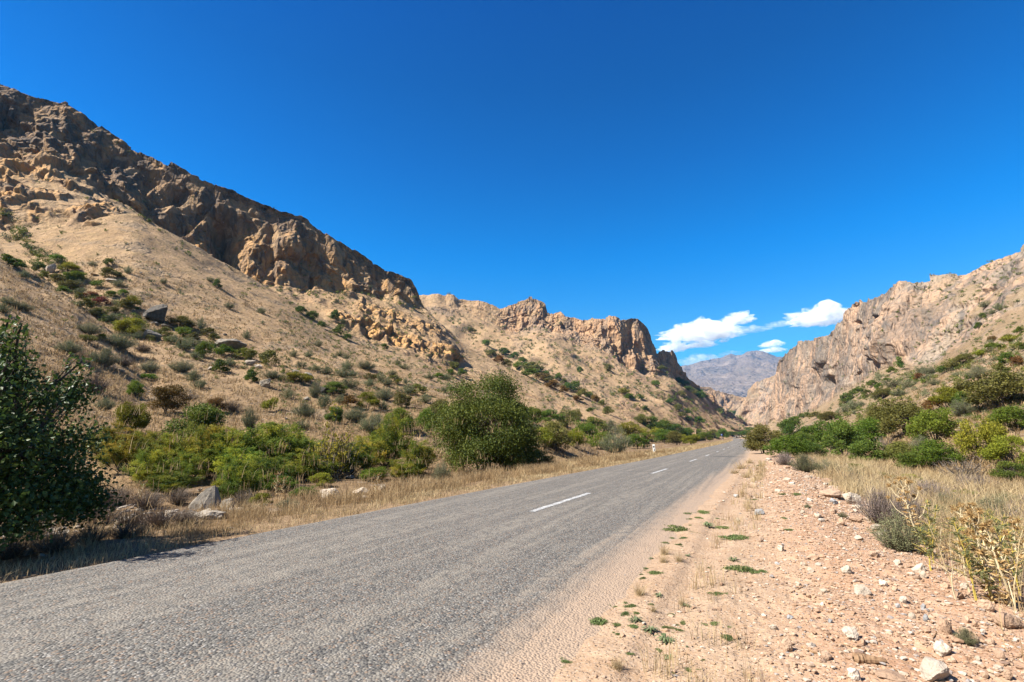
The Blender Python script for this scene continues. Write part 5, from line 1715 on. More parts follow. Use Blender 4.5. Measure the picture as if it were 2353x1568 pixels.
# individual stones on the shoulder, read off the photograph (lower right sighting frame)
D = lambda x, y: (2800 / 1.7 + 0.3624 * x, 1000 + 0.3624 * y)
SG = 'stones on the red rubble shoulder'
ST = """1385 1545 175 110 l largest white boulder cut by the bottom edge|1365 1448 60 36 g grey stone on top of the largest white boulder|410 735 55 38 l rounded white stone alone on the smooth dirt|720 400 140 58 p big tan rock half buried by the grass edge|
855 435 125 70 l big cream rock right of the big tan rock|750 440 70 38 g grey flat stone before the big tan rock|710 310 90 36 p reddish rock at the top of the rubble bank|920 1010 115 58 l wedge shaped white stone in the middle of the rubble|
825 880 75 52 l smooth pale stone left above the wedge shaped one|1055 955 62 34 l small white stone right of the wedge shaped one|605 785 75 34 p half buried tan stone left of the smooth pale stone|600 870 45 30 l white stone below the half buried tan one|
1000 770 70 34 p low tan stone beside the dried sagebrush|1285 865 95 52 l cream stone under the tall thistle's foot|1312 905 48 40 l white angular stone touching the cream one|1150 820 62 30 l pale stone left of the cream stone|
1235 890 50 22 l flat pale stone left of the white angular one|1270 915 50 28 p tan stone below the flat pale one|1710 1115 100 68 p large pinkish rock under the dry stalks|1840 1210 190 80 p broad pink boulder with a dark hollow on the right bank|
1430 1380 130 66 l big smooth white stone below the curved twig|1240 1165 50 36 l white chip left of the grey chips|1310 1110 36 42 g bluish upright chip|1330 1180 48 40 g dark bluish angular stone|1150 1095 32 26 g small grey stone|
1190 1065 66 40 l pale stone left of the bluish chip|850 1285 105 62 l flat white stone in the lower rubble|930 1330 50 36 p small pink stone right of the flat white one|600 1350 66 32 l white stone beside the long twig|
700 1425 70 44 p tan stone below the long twig|670 1080 34 22 l small bright white stone|470 1165 52 24 g pale grey stone at left of the rubble|675 1000 48 26 l small pale stone above the bright white one|360 1230 54 28 l white stone in the flat dirt|
450 1370 70 80 p reddish slab half sunk in the dirt|415 1400 36 20 l tiny white chip near the reddish slab|1100 1545 190 38 p long flat tan slab at the bottom edge|875 1550 90 70 l whitish slab at the bottom edge|
1450 1260 100 90 p tan rock left of the broad pink boulder|1590 1190 40 40 p small round pink stone|1640 1220 50 44 p round salmon stone next to the broad pink boulder|1690 1255 34 24 l small white stone by the salmon stone|
1800 1420 60 60 p sandy stone near the lower right corner|1850 1550 70 60 p sandy rock in the lower right corner|1500 1445 40 36 p reddish small stone|1660 1430 46 26 l pale chip right of the reddish small stone|
1790 1490 90 30 l flat pale stone near the lower right corner|270 505 70 36 g pale grey stone on the upper left of the rubble|280 675 44 30 p tan stone left of the rounded white stone|135 550 32 24 l white chip at the rubble's left side|
390 365 44 22 l white stone above the weed clump|640 520 50 22 l pale flat stone among the upper rubble|665 550 44 22 l white flat stone below it|790 570 50 40 p reddish clod beside the grey tuft|590 420 40 20 l pale chip in the upper rubble|
450 290 44 20 l pale stone near the top of the rubble|545 500 40 24 l small cream stone by the small weed|210 395 44 20 p pink stone at the upper left|125 395 34 18 g greyish stone at the upper left|350 190 50 26 p pink rock far up the rubble|
330 165 40 20 l pale rock farthest up the rubble|445 215 50 22 p reddish rock by the first bushes|480 315 40 18 l flat cream stone|580 275 50 16 l pale slab on the bank edge|615 335 40 24 p pink stone on the bank edge|690 320 60 18 l pale grey slab before the reddish rock|
890 470 70 28 l white broken stone below the big cream rock|880 490 36 20 l little white stone under the broken one|735 495 60 30 p tan lump among the upper rubble|880 550 90 40 p low pale clod beside the sagebrush|1010 600 80 36 l white stone at the sagebrush edge|
1030 640 60 30 l second white stone at the sagebrush edge|905 665 60 26 l white stone left of the sagebrush|1180 725 150 52 p crumbling red clod under the sagebrush|1570 975 60 36 l pale stone under the stalks|1530 1040 90 46 p red clod under the stalks|
1450 970 60 30 p low tan stone under the stalks|1080 1110 44 30 p small pink stone in the rubble|1130 985 36 24 p small salmon stone|740 950 28 20 p small reddish stone|960 860 30 18 l tiny white stone|1020 1175 30 18 l small white chip|720 1190 34 22 g small bluish chip|
545 830 36 26 l white fragment left of the tan stone|645 830 44 22 l pale fragment|110 885 28 22 p pink pebble beside the big weed patch|30 955 26 22 p reddish pebble left|1260 590 30 18 l pale pebble|1025 1280 60 14 p low clod with a shaded hollow|
385 820 36 14 g pale grey pebble|520 955 44 24 l pale pebble on the dirt|840 805 34 16 l flat pebble|930 1255 44 34 p salmon stone above the flat white one|730 1300 36 20 p small clod|1740 1330 60 40 p sandy clod right|1650 1310 44 30 p pink clod right"""
n_st = 0
for i, ln in enumerate(ST.replace('\n', '').split('|')):
    a = ln.split(' ', 5)
    x, y, w, h = map(float, a[:4])
    px, py = D(x, y)
    m = {'l': M_limestone, 'p': M_pinkstone, 'g': M_greystone}[a[4]]
    lab = a[5] + ' on the shoulder' if len(a[5].split()) < 6 else a[5]
    hh = hit(px, py)
    if hh is None or hh[2] != 'ground':
        continue
    rock('stone', 700 + i, px, py, 0.3624 * w, 0.3624 * h * 1.05, m, lab, 'stone', SG, sub=3 if w < 60 else 4, rz=rng.uniform(0, 6.28) if w < 60 else R(YAW) + rng.uniform(-0.4, 0.4), sink=0.22, blocky=0.45)
    n_st += 1

# ------------------------------------------------------------------ grass
def grass_mat(name, cols, transl=0.3):
    return leaf_mat(name, cols, 0.75, 0.15, transl, 0.0)


M_straw = grass_mat('straw_grass', [(0.26, 0.165, 0.08), (0.45, 0.31, 0.16), (0.60, 0.46, 0.26)])
M_strawpale = grass_mat('pale_straw_grass', [(0.33, 0.22, 0.115), (0.54, 0.40, 0.21), (0.66, 0.53, 0.32)])
M_lav = grass_mat('lilac_dry_wisps', [(0.22, 0.165, 0.15), (0.38, 0.29, 0.265), (0.50, 0.39, 0.35)])
M_greenforb = grass_mat('grey_green_forb', [(0.11, 0.125, 0.05), (0.20, 0.215, 0.085), (0.32, 0.31, 0.14)])
LEAF['lilac'] = M_lav
LEAF['forb'] = M_greenforb


def blades(pts, ht, wd, lean, rg, tone):
    n = len(pts)
    a = rg.uniform(0, 6.28, n)
    d = np.stack([np.cos(a), np.sin(a), 0 * a], 1)
    s = np.stack([-np.sin(a), np.cos(a), 0 * a], 1)
    tw = rg.uniform(0, 6.28, n)
    s = s * np.cos(tw)[:, None] + d * np.sin(tw)[:, None]
    l1 = (lean * rg.random(n) * ht)[:, None]
    h = ht[:, None]; w = wd[:, None]
    up = np.array([0, 0, 1.0])
    m = pts + d * l1 * 0.35 + up * h * 0.55
    t = pts + d * l1 * 1.1 + up * h * (1 - 0.25 * (l1 / h) ** 2)
    V = np.stack([pts - s * w * 0.5 - up * 0.02, pts + s * w * 0.5 - up * 0.02, m + s * w * 0.42, m - s * w * 0.42, t + s * w * 0.1, t - s * w * 0.1], 1)
    b = np.arange(n)[:, None] * 6
    F = np.concatenate([b + np.array([0, 1, 2, 3]), b + np.array([3, 2, 4, 5])])
    return V.reshape(-1, 3), F, np.repeat(tone, 6)


def grass(name, pts, ht, wd, lean, seed, mat, tone=None):
    rg = np.random.default_rng(seed)
    if tone is None:
        P = pts.copy(); P[:, 2] = 0
        tone = np.clip(0.5 + 0.5 * fbm(P / 1.6, 3) + rg.normal(size=len(pts)) * 0.22, 0, 1)
    V, F, T = blades(pts, ht, wd, lean, rg, tone)
    o = link(name, build_mesh(name, V, F, mat, {'tone': T}))
    tag(o, kind='stuff')
    return o


def clumped(n, fx, seed, clump=0.12, per=14):
    """points gathered in tussocks; fx gives n (x, y) tussock centres"""
    rg = np.random.default_rng(seed)
    x, y = fx(rg, n // per)
    x = np.repeat(x, per) + rg.normal(size=(n // per) * per) * clump
    y = np.repeat(y, per) + rg.normal(size=(n // per) * per) * clump
    return x, y


def left_band(lo, hi, y0, y1, pw):
    def f(rg, n):
        y = y0 + (y1 - y0) * rg.random(n) ** pw
        L = rg.uniform(lo, hi, n)
        return xc(y) + ROAD_L - L, y
    return f


def right_band(lo, hi, y0, y1, pw):
    def f(rg, n):
        y = y0 + (y1 - y0) * rg.random(n) ** pw
        r = rg.uniform(lo, hi, n)
        return xc(y) + ROAD_R + r, y
    return f


def ground_pts(x, y):
    return np.stack([x, y, zg(x, y)], 1)


def widths(x, y, w):
    return np.maximum(w, 0.00055 * np.hypot(x, y)) * np.random.default_rng(1).uniform(0.7, 1.4, len(x))


# tall straw along the left verge
x, y = clumped(64000, left_band(0.8, 4.6, 1.0, 60, 1.7), 201)
L = xc(y) + ROAD_L - x
k = sstep(0.3, 1.5, L)
P2 = np.stack([x, y, 0 * x], 1)
patch = sstep(-0.35, 0.35, fbm(P2 / 1.5, 4))
m = (np.random.default_rng(2).random(len(x)) < 0.08 + 0.92 * patch) & (L > 0.15)
x, y, k, patch = x[m], y[m], k[m], patch[m]
h = (0.09 + 0.30 * k * (0.4 + 0.6 * patch)) * np.random.default_rng(3).uniform(0.3, 1.45, len(x)) * (0.6 + 0.4 * sstep(5, 11, y))
grass('dry_grass', ground_pts(x, y), h, widths(x, y, 0.006), 1.1, 4, M_straw)
# thinner, farther along the road
x, y = clumped(42000, left_band(0.5, 4.6, 45, 230, 1.5), 211, 0.3)
h = np.random.default_rng(5).uniform(0.12, 0.42, len(x)) * np.where((np.abs(y - 51) < 5) & (x > -11.5), 0.5, 1)
grass('dry_grass', ground_pts(x, y), h, widths(x, y, 0.01), 0.7, 6, M_strawpale)
# short trodden fringe right at the asphalt
x, y = clumped(24000, left_band(0.15, 1.3, 0.5, 70, 1.6), 221, 0.10)
m = xc(y) + ROAD_L - x > 0.08
x, y = x[m], y[m]
h = np.random.default_rng(7).uniform(0.04, 0.16, len(x))
grass('dry_grass', ground_pts(x, y), h, widths(x, y, 0.006), 1.2, 8, M_strawpale)
# dry grass on the flat under the tamarisks
x, y = clumped(52000, left_band(4.2, 26, 0, 75, 1.3), 231, 0.22)
m = np.random.default_rng(9).random(len(x)) < sstep(-0.35, 0.35, fbm(np.stack([x, y, 0 * x], 1) / 4.5, 3))
x, y = x[m], y[m]
z = np.array([drop(a, b) for a, b in zip(x[::13], y[::13])])
z = np.repeat(z, 13)[:len(x)]
grass('dry_grass', np.stack([x, y, np.maximum(zg(x, y), z - 0.15)], 1), np.random.default_rng(10).uniform(0.15, 0.5, len(x)), widths(x, y, 0.012), 0.8, 11, M_straw)
# right bank
x, y = clumped(120000, right_band(2.75, 12, 2.0, 60, 2.0), 241, 0.13)
P2 = np.stack([x, y, 0 * x], 1)
patch = sstep(-0.25, 0.3, fbm(P2 / 1.3 + 7, 4))
Rr = x - xc(y) - ROAD_R
m = (np.random.default_rng(12).random(len(x)) < 0.10 + 0.9 * patch) & (Rr > 2.55 + 0.25 * np.sin(y * 1.3) + 0.2 * np.sin(y * 3.1))
x, y, Rr = x[m], y[m], Rr[m]
h = (0.20 + 0.42 * sstep(2.6, 3.8, Rr)) * np.random.default_rng(13).uniform(0.4, 1.4, len(x))
grass('dry_grass', ground_pts(x, y), h, widths(x, y, 0.005), 0.9, 14, M_strawpale)
x, y = clumped(26000, right_band(3.2, 12, 3.0, 40, 1.5), 251, 0.12, 40)
m = fbm(np.stack([x, y, 0 * x], 1) / 2.2 + 30, 3) > 0.05
x, y = x[m], y[m]
grass('dry_grass', ground_pts(x, y), np.random.default_rng(15).uniform(0.2, 0.55, len(x)), widths(x, y, 0.005), 0.7, 16, M_lav)
# wisps beside the asphalt on the right
x, y = clumped(1700, right_band(0.2, 0.95, 3.5, 34, 1.3), 261, 0.05, 18)
grass('dry_grass', ground_pts(x, y), np.random.default_rng(17).uniform(0.05, 0.26, len(x)), widths(x, y, 0.004), 0.6, 18, M_strawpale)

# tufts over the grassy slopes
rg = np.random.default_rng(300)
tp = []
for i in range(9000):
    px = rg.uniform(0, 1250); py = rg.uniform(560, 1060)
    h = hit(px, py)
    if h and h[2] in ('left_grass_hill', 'left_spur_hill') and h[0] < 150:
        tp.append(h[1])
for i in range(4000):
    px = rg.uniform(1760, 2353); py = rg.uniform(790, 1150)
    h = hit(px, py)
    if h and h[2] == 'right_cliff_mountain' and h[0] < 150:
        tp.append(h[1])
tp = np.array([v[:] for v in tp])
dist = np.hypot(tp[:, 0], tp[:, 1])
per = 7
q = np.repeat(tp, per, 0); dd = np.repeat(dist, per)
q[:, :2] += rg.normal(size=(len(q), 2)) * 0.10 * (1 + dd[:, None] / 60)
grass('dry_grass', q, rg.uniform(0.18, 0.5, len(q)), 0.0009 * dd * rg.uniform(0.7, 1.6, len(q)), 0.9, 301, M_straw, np.clip(rg.normal(size=len(q)) * 0.25 + 0.42, 0, 1))

rg = np.random.default_rng(305)
rp = []
for i in range(3600):
    px = rg.uniform(0, 1600) if i % 3 else rg.uniform(1760, 2353); py = rg.uniform(440, 1000)
    h = hit(px, py)
    if not h or h[2] in ('ground', 'far_mountain', 'gorge_wall', 'gorge_wall.001'):
        continue
    if fbm(np.array([[h[1].x, h[1].y, h[1].z]]) / 14.0 + 3, 3)[0] < 0.02:
        continue
    rp.append((*h[1], rg.uniform(0.8, 3.2) * rg.random() * depth(h[1]) / FP + 0.15))
rp = np.array(rp)
o = stone_bed('rubble', rp[:, :3], rp[:, 3], M_cobble, 15)
tag(o, kind='stuff')

# ------------------------------------------------------------------ the far and small shrubs too many to count
rg = np.random.default_rng(310)
sp = [[], [], []]
for i in range(11000):
    u = rg.random()
    if u < 0.62:
        px = rg.uniform(640, 1730); py = rg.uniform(660, 1000)
    elif u < 0.74:
        px = rg.uniform(0, 900); py = rg.uniform(300, 800)
    else:
        px = rg.uniform(1740, 2353); py = rg.uniform(600, 985)
    h = hit(px, py)
    if not h or h[2] in ('ground', 'far_mountain', 'gorge_wall', 'gorge_wall.001'):
        continue
    ch = CHAN.get(h[2])
    if ch is not None:
        me_ = bpy.data.objects[h[2]].data
        if rg.random() > (0.75 if h[2] == 'left_grass_hill' else 0.35) + 0.65 * float(ch[me_.polygons[h[3]].vertices[0]]): continue
    # thinner on cliffs and open grass
    if h[2] == 'left_grass_hill' and rg.random() < 0.25: continue
    if h[2] == 'left_spur_hill' and rg.random() < 0.6: continue
    if h[2] == 'left_cliff_mountain' and rg.random() < 0.45: continue
    if px < 640 and rg.random() < 0.5: continue
    yb = np.interp(px, [p[0] for p in BASE7], [p[1] for p in BASE7]) if px > 1740 else np.interp(px, [p[0] for p in BASE5], [p[1] for p in BASE5])
    if px > 1740 and py < yb and px < 2100 and rg.random() < 0.93: continue
    if px < 1740 and h[2] == 'middle_mountain' and py < yb and rg.random() < 0.85: continue
    s = depth(h[1]) / FP
    sp[rg.integers(0, 3)].append((*h[1], rg.uniform(3, 10.5) * s * rg.uniform(0.6, 1.1)))


# thick growth down the gully between the near spur and the grass slope, and along the foot of the cliff
gul = [[], [], []]
gx_ = [0, 60, 120, 200, 330, 450, 560, 690]; gy_ = [515, 558, 612, 690, 752, 800, 838, 872]
for i in range(230):
    px = rg.uniform(0, 690); py = np.interp(px, gx_, gy_) + rg.normal() * 17
    h = hit(px, py)
    if h:
        gul[rg.choice([0, 1, 1, 2])].append((*h[1], rg.uniform(9, 22) * (1.1 - px / 1400) * depth(h[1]) / FP))
for i in range(90):
    px = rg.uniform(250, 960); py = np.interp(px, [p[0] for p in BASE3], [p[1] for p in BASE3]) + abs(rg.normal()) * 14 + 3
    h = hit(px, py)
    if h:
        sp[rg.choice([0, 1, 1, 2])].append((*h[1], rg.uniform(4, 12) * depth(h[1]) / FP))
for i in range(520):
    px = rg.uniform(1880, 2353); py = rg.uniform(780, 985)
    h = hit(px, py)
    if h and h[2] == 'right_cliff_mountain' and py > np.interp(px, [p[0] for p in BASE7], [p[1] for p in BASE7]) + 12:
        gul[rg.integers(0, 3)].append((*h[1], rg.uniform(7, 20) * depth(h[1]) / FP))


def shrub_stuff(name, arr, mat, seed, k=46, leaf=1.0):
    rg = np.random.default_rng(seed)
    A = np.array(arr)
    n = len(A)
    sz = A[:, 3]
    lob = rg.normal(size=(n, 5, 3)) * np.array([0.26, 0.26, 0.12]) + np.array([0, 0, 0.28])
    w = rg.integers(0, 5, (n, k))
    c = np.take_along_axis(lob, w[..., None].repeat(3, 2), 1) + rg.normal(size=(n, k, 3)) * 0.13
    c[..., 2] = np.abs(c[..., 2])
    C = (A[:, None, :3] + c * sz[:, None, None]).reshape(-1, 3)
    S = np.repeat(sz, k)
    mb = MB()
    tone = np.clip(np.repeat(rg.uniform(0.1, 0.8, n), k) * 0.6 + rg.random(n * k) * 0.4, 0, 1)
    _old_leaves(mb, C, 0.24 * leaf * S, 0.17 * leaf * S, rg, tone, np.array([[0, 0, 0.4]]), 1.0)
    o = link(name, mb.mesh(name, mat))
    tag(o, kind='stuff')


for a, kd, sd in zip(sp, ('sage', 'dark', 'olive'), (1, 2, 3)):
    shrub_stuff('shrubs', a + EXTRA[kd], LEAF[kd], sd)
for a, kd, sd in zip(gul, ('sage', 'dark', 'olive'), (4, 5, 6)):
    shrub_stuff('shrubs', a, LEAF[kd], sd, 150, 0.62)
rg = np.random.default_rng(330)
dots = []
for i in range(4200):
    px = rg.uniform(0, 1330); py = rg.uniform(500, 960)
    h = hit(px, py)
    if h and h[2] in ('left_grass_hill', 'left_spur_hill', 'left_cliff_mountain'):
        dots.append((*h[1], rg.uniform(1.4, 4.2) * depth(h[1]) / FP))
shrub_stuff('low_scrub', dots, LEAF['sage'], 7, 16, 1.3)

# ------------------------------------------------------------------ plants of the right bank
M_thistle = leaf_mat('dried_thistle', [(0.30, 0.17, 0.06), (0.50, 0.32, 0.13), (0.66, 0.50, 0.27)], 0.7, 0.2, 0.15, 0.0)
M_stalk = leaf_mat('pale_stalk', [(0.45, 0.33, 0.17), (0.62, 0.50, 0.30), (0.70, 0.60, 0.40)], 0.7, 0.2, 0.0, 0.0)
M_ystem = leaf_mat('yellow_stem', [(0.40, 0.30, 0.04), (0.55, 0.42, 0.08), (0.60, 0.48, 0.14)], 0.6, 0.2, 0.0, 0.0)


def thistle_head(seed):
    rg = np.random.default_rng(seed)
    mb = MB()
    V, F = ICO[1]
    # spiny bud: bracts round a woolly core
    d = unit(rg, 64); d[:, 2] = d[:, 2] * 0.7 + 0.25
    d /= np.linalg.norm(d, axis=1)[:, None]
    s = np.cross(d, rg.normal(size=(64, 3))); s /= np.linalg.norm(s, axis=1)[:, None]
    o = d * 0.25; t = d * rg.uniform(0.7, 1.15, (64, 1))
    Q = np.stack([o - s * 0.10, o + s * 0.10, t + s * 0.012, t - s * 0.012], 1).reshape(-1, 3)
    mb.add(Q, np.arange(256).reshape(-1, 4), np.repeat(rg.random(64) * 0.7, 4))
    for ring in range(3):
        a = np.linspace(0, 6.28, 9)[:-1]
        mb.tube([[0, 0, -0.35 + 0.25 * ring], [0, 0, -0.1 + 0.25 * ring]], [0.34 - 0.02 * ring, 0.36 - 0.14 * ring], 8, 0.35)
    return mb.mesh('thistle_head', M_thistle)


HEADS = [thistle_head(i) for i in range(3)]


def thistle(px, py, hpx, lean, seed, label, branches=9):
    h = hit(px, py); s = depth(h[1]) / FP
    H = hpx * s
    rg = np.random.default_rng(seed)
    e = link('thistle', None); e.location = h[1]; e.rotation_euler = (0, 0, R(YAW))
    tag(e, label, 'thistle', 'dried thistles')
    mb, lv = MB(), MB()
    z = np.linspace(0, 1, 9)
    pts = np.stack([lean * H * z ** 1.6 + 0.02 * np.sin(z * 9), 0.02 * np.cos(z * 7) * H, z * H * 0.9 - 0.03], 1)
    mb.tube(pts, np.linspace(0.012, 0.005, 9) * (0.6 + 0.5 * H), 6, 0.7)
    tips = [(pts[-1], 0.05)]
    for i in range(branches):
        f = 0.42 + 0.55 * i / branches
        k = f * 8; j = int(k); o = pts[j] + (pts[min(j + 1, 8)] - pts[j]) * (k - j)
        a = i * 2.4 + rg.uniform(-0.4, 0.4); ln = H * rg.uniform(0.12, 0.30) * (1.25 - f * 0.7)
        tip = o + np.array([math.cos(a) * ln * 0.8, math.sin(a) * ln * 0.8, ln * rg.uniform(0.7, 1.2)])
        mb.tube([o, (o + tip) / 2 + np.array([math.cos(a), math.sin(a), -0.3]) * 0.15 * ln, tip], [0.006, 0.005, 0.003], 5, 0.6)
        tips.append((tip, rg.uniform(0.032, 0.05)))
        if i % 2 == 0:
            t2 = (o + tip) / 2 + np.array([rg.normal() * 0.06, rg.normal() * 0.06, 0.08]) * H
            mb.tube([(o + tip) / 2, t2], [0.004, 0.003], 4, 0.6)
            tips.append((t2, rg.uniform(0.026, 0.04)))
    link('stem', mb.mesh('thistle_stem', M_stalk), e)
    # curled spiny leaves
    n = 120
    f = rg.uniform(0.03, 0.95, n); j = np.minimum((f * 8).astype(int), 7); o = pts[j] + (pts[j + 1] - pts[j]) * (f * 8 - j)[:, None]
    a = rg.uniform(0, 6.28, n)
    dv = np.stack([np.cos(a), np.sin(a), rg.uniform(-0.5, 0.5, n)], 1)
    _old_leaves(lv, o + dv * 0.05, 0.12 * (1.2 - f), 0.022, rg, rg.random(n), dv * 2, 0.4)
    link('leaves', lv.mesh('thistle_leaves', M_thistle), e)
    for tip, r in tips:
        hd = link('flower_head', HEADS[rg.integers(0, 3)], e)
        hd.location = tip; hd.scale = (r, r, r); hd.rotation_euler = (rg.uniform(-0.5, 0.5), rg.uniform(-0.5, 0.5), rg.uniform(0, 6))


DD = lambda x, y: (2800 / 1.7 + 0.3624 * x, 1000 + 0.3624 * y)
for i, (x, y, hh, ln, lab) in enumerate([(1285, 760, 530, -0.10, 'tallest golden thistle at the grass edge beside the grey sagebrush'), (1745, 1060, 600, -0.06, 'slender thistle standing right of the yellow stems'),
                                         (1860, 1090, 560, -0.12, 'thistle near the right edge with many heads'), (1640, 830, 400, 0.05, 'short thistle behind the yellow stems'),
                                         (1940, 1000, 480, 0.04, 'thistle cut by the right edge'), (1120, 430, 180, -0.05, 'small far thistle above the tan rocks'), (1560, 720, 300, 0.1, 'half hidden thistle in the middle of the bank')]):
    px, py = DD(x, y)
    thistle(px, py, 0.3624 * hh, ln, 400 + i, lab, 12 if i == 0 else 9)
for i, (px, py, hp, lab) in enumerate([(862, 1152, 66, 'rusty dried thistle above pale rocks on the left verge'), (634, 1155, 72, 'tan dried thistle clump on the left verge beside the tamarisks'), (318, 1168, 66, 'tall curled dry stalk left of the pointed boulder'), (650, 1150, 55, 'second tan thistle right beside the tan clump')]):
    thistle(px, py, hp, 0.05 * (-1) ** i, 420 + i, lab)


def tall_weed(px, py, hpx, seed, label, mat, stems=2, leafy=True, smat=None):
    h = hit(px, py); s = depth(h[1]) / FP; H = hpx * s
    rg = np.random.default_rng(seed)
    e = link('weed', None); e.location = h[1]; e.rotation_euler = (0, 0, rg.uniform(0, 6.28))
    tag(e, label, 'weed', 'tall weeds of the right bank')
    mb, lv = MB(), MB()
    Cc, Dd = [], []
    for i in range(stems):
        a = rg.uniform(0, 6.28); ln = rg.uniform(0.05, 0.22) * H
        z = np.linspace(0, 1, 7); hh = H * rg.uniform(0.75, 1)
        pts = np.stack([math.cos(a) * ln * z ** 1.7, math.sin(a) * ln * z ** 1.7, hh * z - 0.03], 1) + rg.normal(size=(7, 3)) * 0.006
        mb.tube(pts, np.linspace(0.006, 0.002, 7), 5, rg.random())
        nf = 14 if leafy else 6
        for q in range(nf):
            f = 0.3 + 0.68 * q / nf; k = f * 6; j = min(int(k), 5); o = pts[j] + (pts[j + 1] - pts[j]) * (k - j)
            b = q * 2.4; fl = rg.uniform(0.10, 0.2) * (1.3 - f)
            tip = o + np.array([math.cos(b) * fl, math.sin(b) * fl, fl * 0.5])
            mb.tube([o, (o + tip) / 2 + np.array([0, 0, 0.02]), tip], [0.0022, 0.0018, 0.001], 3, 0.5)
            m = 14
            u = np.linspace(0.15, 1, m)[:, None]
            side = np.array([-math.sin(b), math.cos(b), 0.15]) * np.where(np.arange(m) % 2, 1, -1)[:, None]
            Cc.append(o + (tip - o) * u + side * 0.016); Dd.append(side)
    link('stem', mb.mesh('weed_stem', smat or M_ystem), e)
    Cc = np.concatenate(Cc)
    _old_leaves(lv, Cc, 0.034 if leafy else 0.02, 0.014, rg, rg.random(len(Cc)), np.concatenate(Dd) * 2.5, 0.5)
    link('leaves', lv.mesh('weed_leaves', mat), e)


TW = [(1355, 860, 330, 'yellow-stemmed green weed beside the foot of the tallest thistle', 1), (1375, 815, 420, 'second yellow-stemmed weed just behind it', 1), (1650, 1050, 560, 'tall yellow-stemmed weed with feathery leaflets on the right bank', 1),
      (1515, 1045, 520, 'pale dry upright stalk left of the tall yellow stem', 0), (1800, 960, 480, 'green leafy weed before the slender thistle', 1), (1880, 900, 470, 'leafy weed near the right edge', 1), (1925, 1020, 560, 'tall weed at the right edge', 1),
      (1590, 800, 300, 'leafy weed in the middle of the bank', 1), (1720, 780, 360, 'leafy green weed behind the tall yellow stem', 1), (1470, 720, 260, 'low leafy weed behind the tallest thistle', 1), (1820, 700, 260, 'leafy weed in the far part of the bank', 1),
      (1750, 1060, 300, 'broad leaf weed under the slender thistle', 1), (1900, 1120, 600, 'dry leaning stalk at the right edge', 0), (1430, 790, 240, 'short dry weed right of the tallest thistle', 0), (1690, 900, 400, 'leafy weed between the two yellow stems', 1),
      (1600, 1000, 420, 'dry thin stalk by the tall yellow stem', 0), (1940, 820, 330, 'green weed at the right edge farther back', 1), (1540, 640, 220, 'far leafy weed at the bank top', 1)]
for i, (x, y, hh, lab, g) in enumerate(TW):
    px, py = DD(x, y)
    tall_weed(px, py, 0.3624 * hh, 440 + i, lab, M_greenforb if g else M_thistle, 2, bool(g), M_ystem if g else M_stalk)

# soft sage and lilac shrubs of the bank
LIB['forb+'] = [make_twiggy('forb', 55 + i, 6000, 0.034, 0.014, 90) for i in range(2)]
WORDS['forb'] = 'grey-green'
LIB['lilac+'] = [make_twiggy('lilac', 50 + i, 9000, 0.022, 0.007, 170) for i in range(2)]
WORDS['lilac'] = 'lilac'
for k, x, y, w, h, lab in (('green', 900, 255, 130, 70, 'small green bush at the back of the straw behind the reddish rock'), ('yellow', 1230, 330, 150, 80, 'yellow-green plant in the straw behind the tallest thistle'), ('forb', 1420, 560, 200, 110, 'grey-green plant right of the lilac shrubs'),
                           ('forb', 1650, 640, 220, 120, 'grey-green plant among the thistles'), ('green', 1080, 300, 120, 60, 'low green plant in the straw before the dark bushes'), ('forb', 1850, 480, 220, 110, 'grey-green plant at the far right of the straw'),
                           ('yellow', 1560, 420, 160, 70, 'yellowish plant in the straw below the leafless bush'), ('forb', 1330, 700, 160, 110, 'grey-green plant right beside the tallest thistle foot'), ('sage', 1170, 735, 290, 230, 'grey sagebrush spilling over the red bank beside the tallest thistle'), ('lilac', 1040, 560, 300, 220, 'lilac dry shrub behind the grey sagebrush'), ('lilac', 1350, 460, 340, 170, 'wide lilac shrub in the middle of the right bank'),
                           ('lilac', 1240, 620, 260, 240, 'lilac tinged shrub rising behind the sagebrush'), ('sage', 560, 235, 170, 110, 'pinkish grey shrub at the near end of the first roadside bush'), ('lilac', 430, 190, 120, 80, 'small lilac shrub beside the rubble far up the shoulder'),
                           ('sage', 700, 250, 160, 90, 'grey-green low shrub in front of the largest deep green bush'), ('sage', 860, 300, 150, 90, 'grey-green low shrub behind the reddish rock'), ('sage', 1500, 520, 240, 140, 'pale grey shrub among dry grass on the right bank'),
                           ('sage', 1750, 560, 260, 160, 'pale grey-green shrub near the right edge of the bank'), ('lilac', 1640, 360, 260, 110, 'far lilac shrub under the leafless bush'), ('sage', 800, 525, 60, 34, 'small grey tuft on the rubble'), ('sage', 575, 465, 44, 26, 'tiny grey tuft on the rubble'),
                           ('sage', 1590, 1330, 130, 100, 'pale dry tuft in the rubble right of the broken clods')):
    px, py = DD(x, y)
    plant(k, px, py, 0.3624 * w, 0.3624 * h, True, 'shrub', 'shrub', 'shrubs of the right bank', lab, True)

# ------------------------------------------------------------------ green weeds on the dirt
M_weed = leaf_mat('green_weed', [(0.085, 0.125, 0.035), (0.15, 0.20, 0.06), (0.24, 0.275, 0.10)], 0.6, 0.3, 0.25, 0.25)
M_rosette = leaf_mat('grey_green_rosette', [(0.13, 0.165, 0.07), (0.21, 0.245, 0.115), (0.30, 0.315, 0.175)], 0.6, 0.3, 0.25, 0.25)


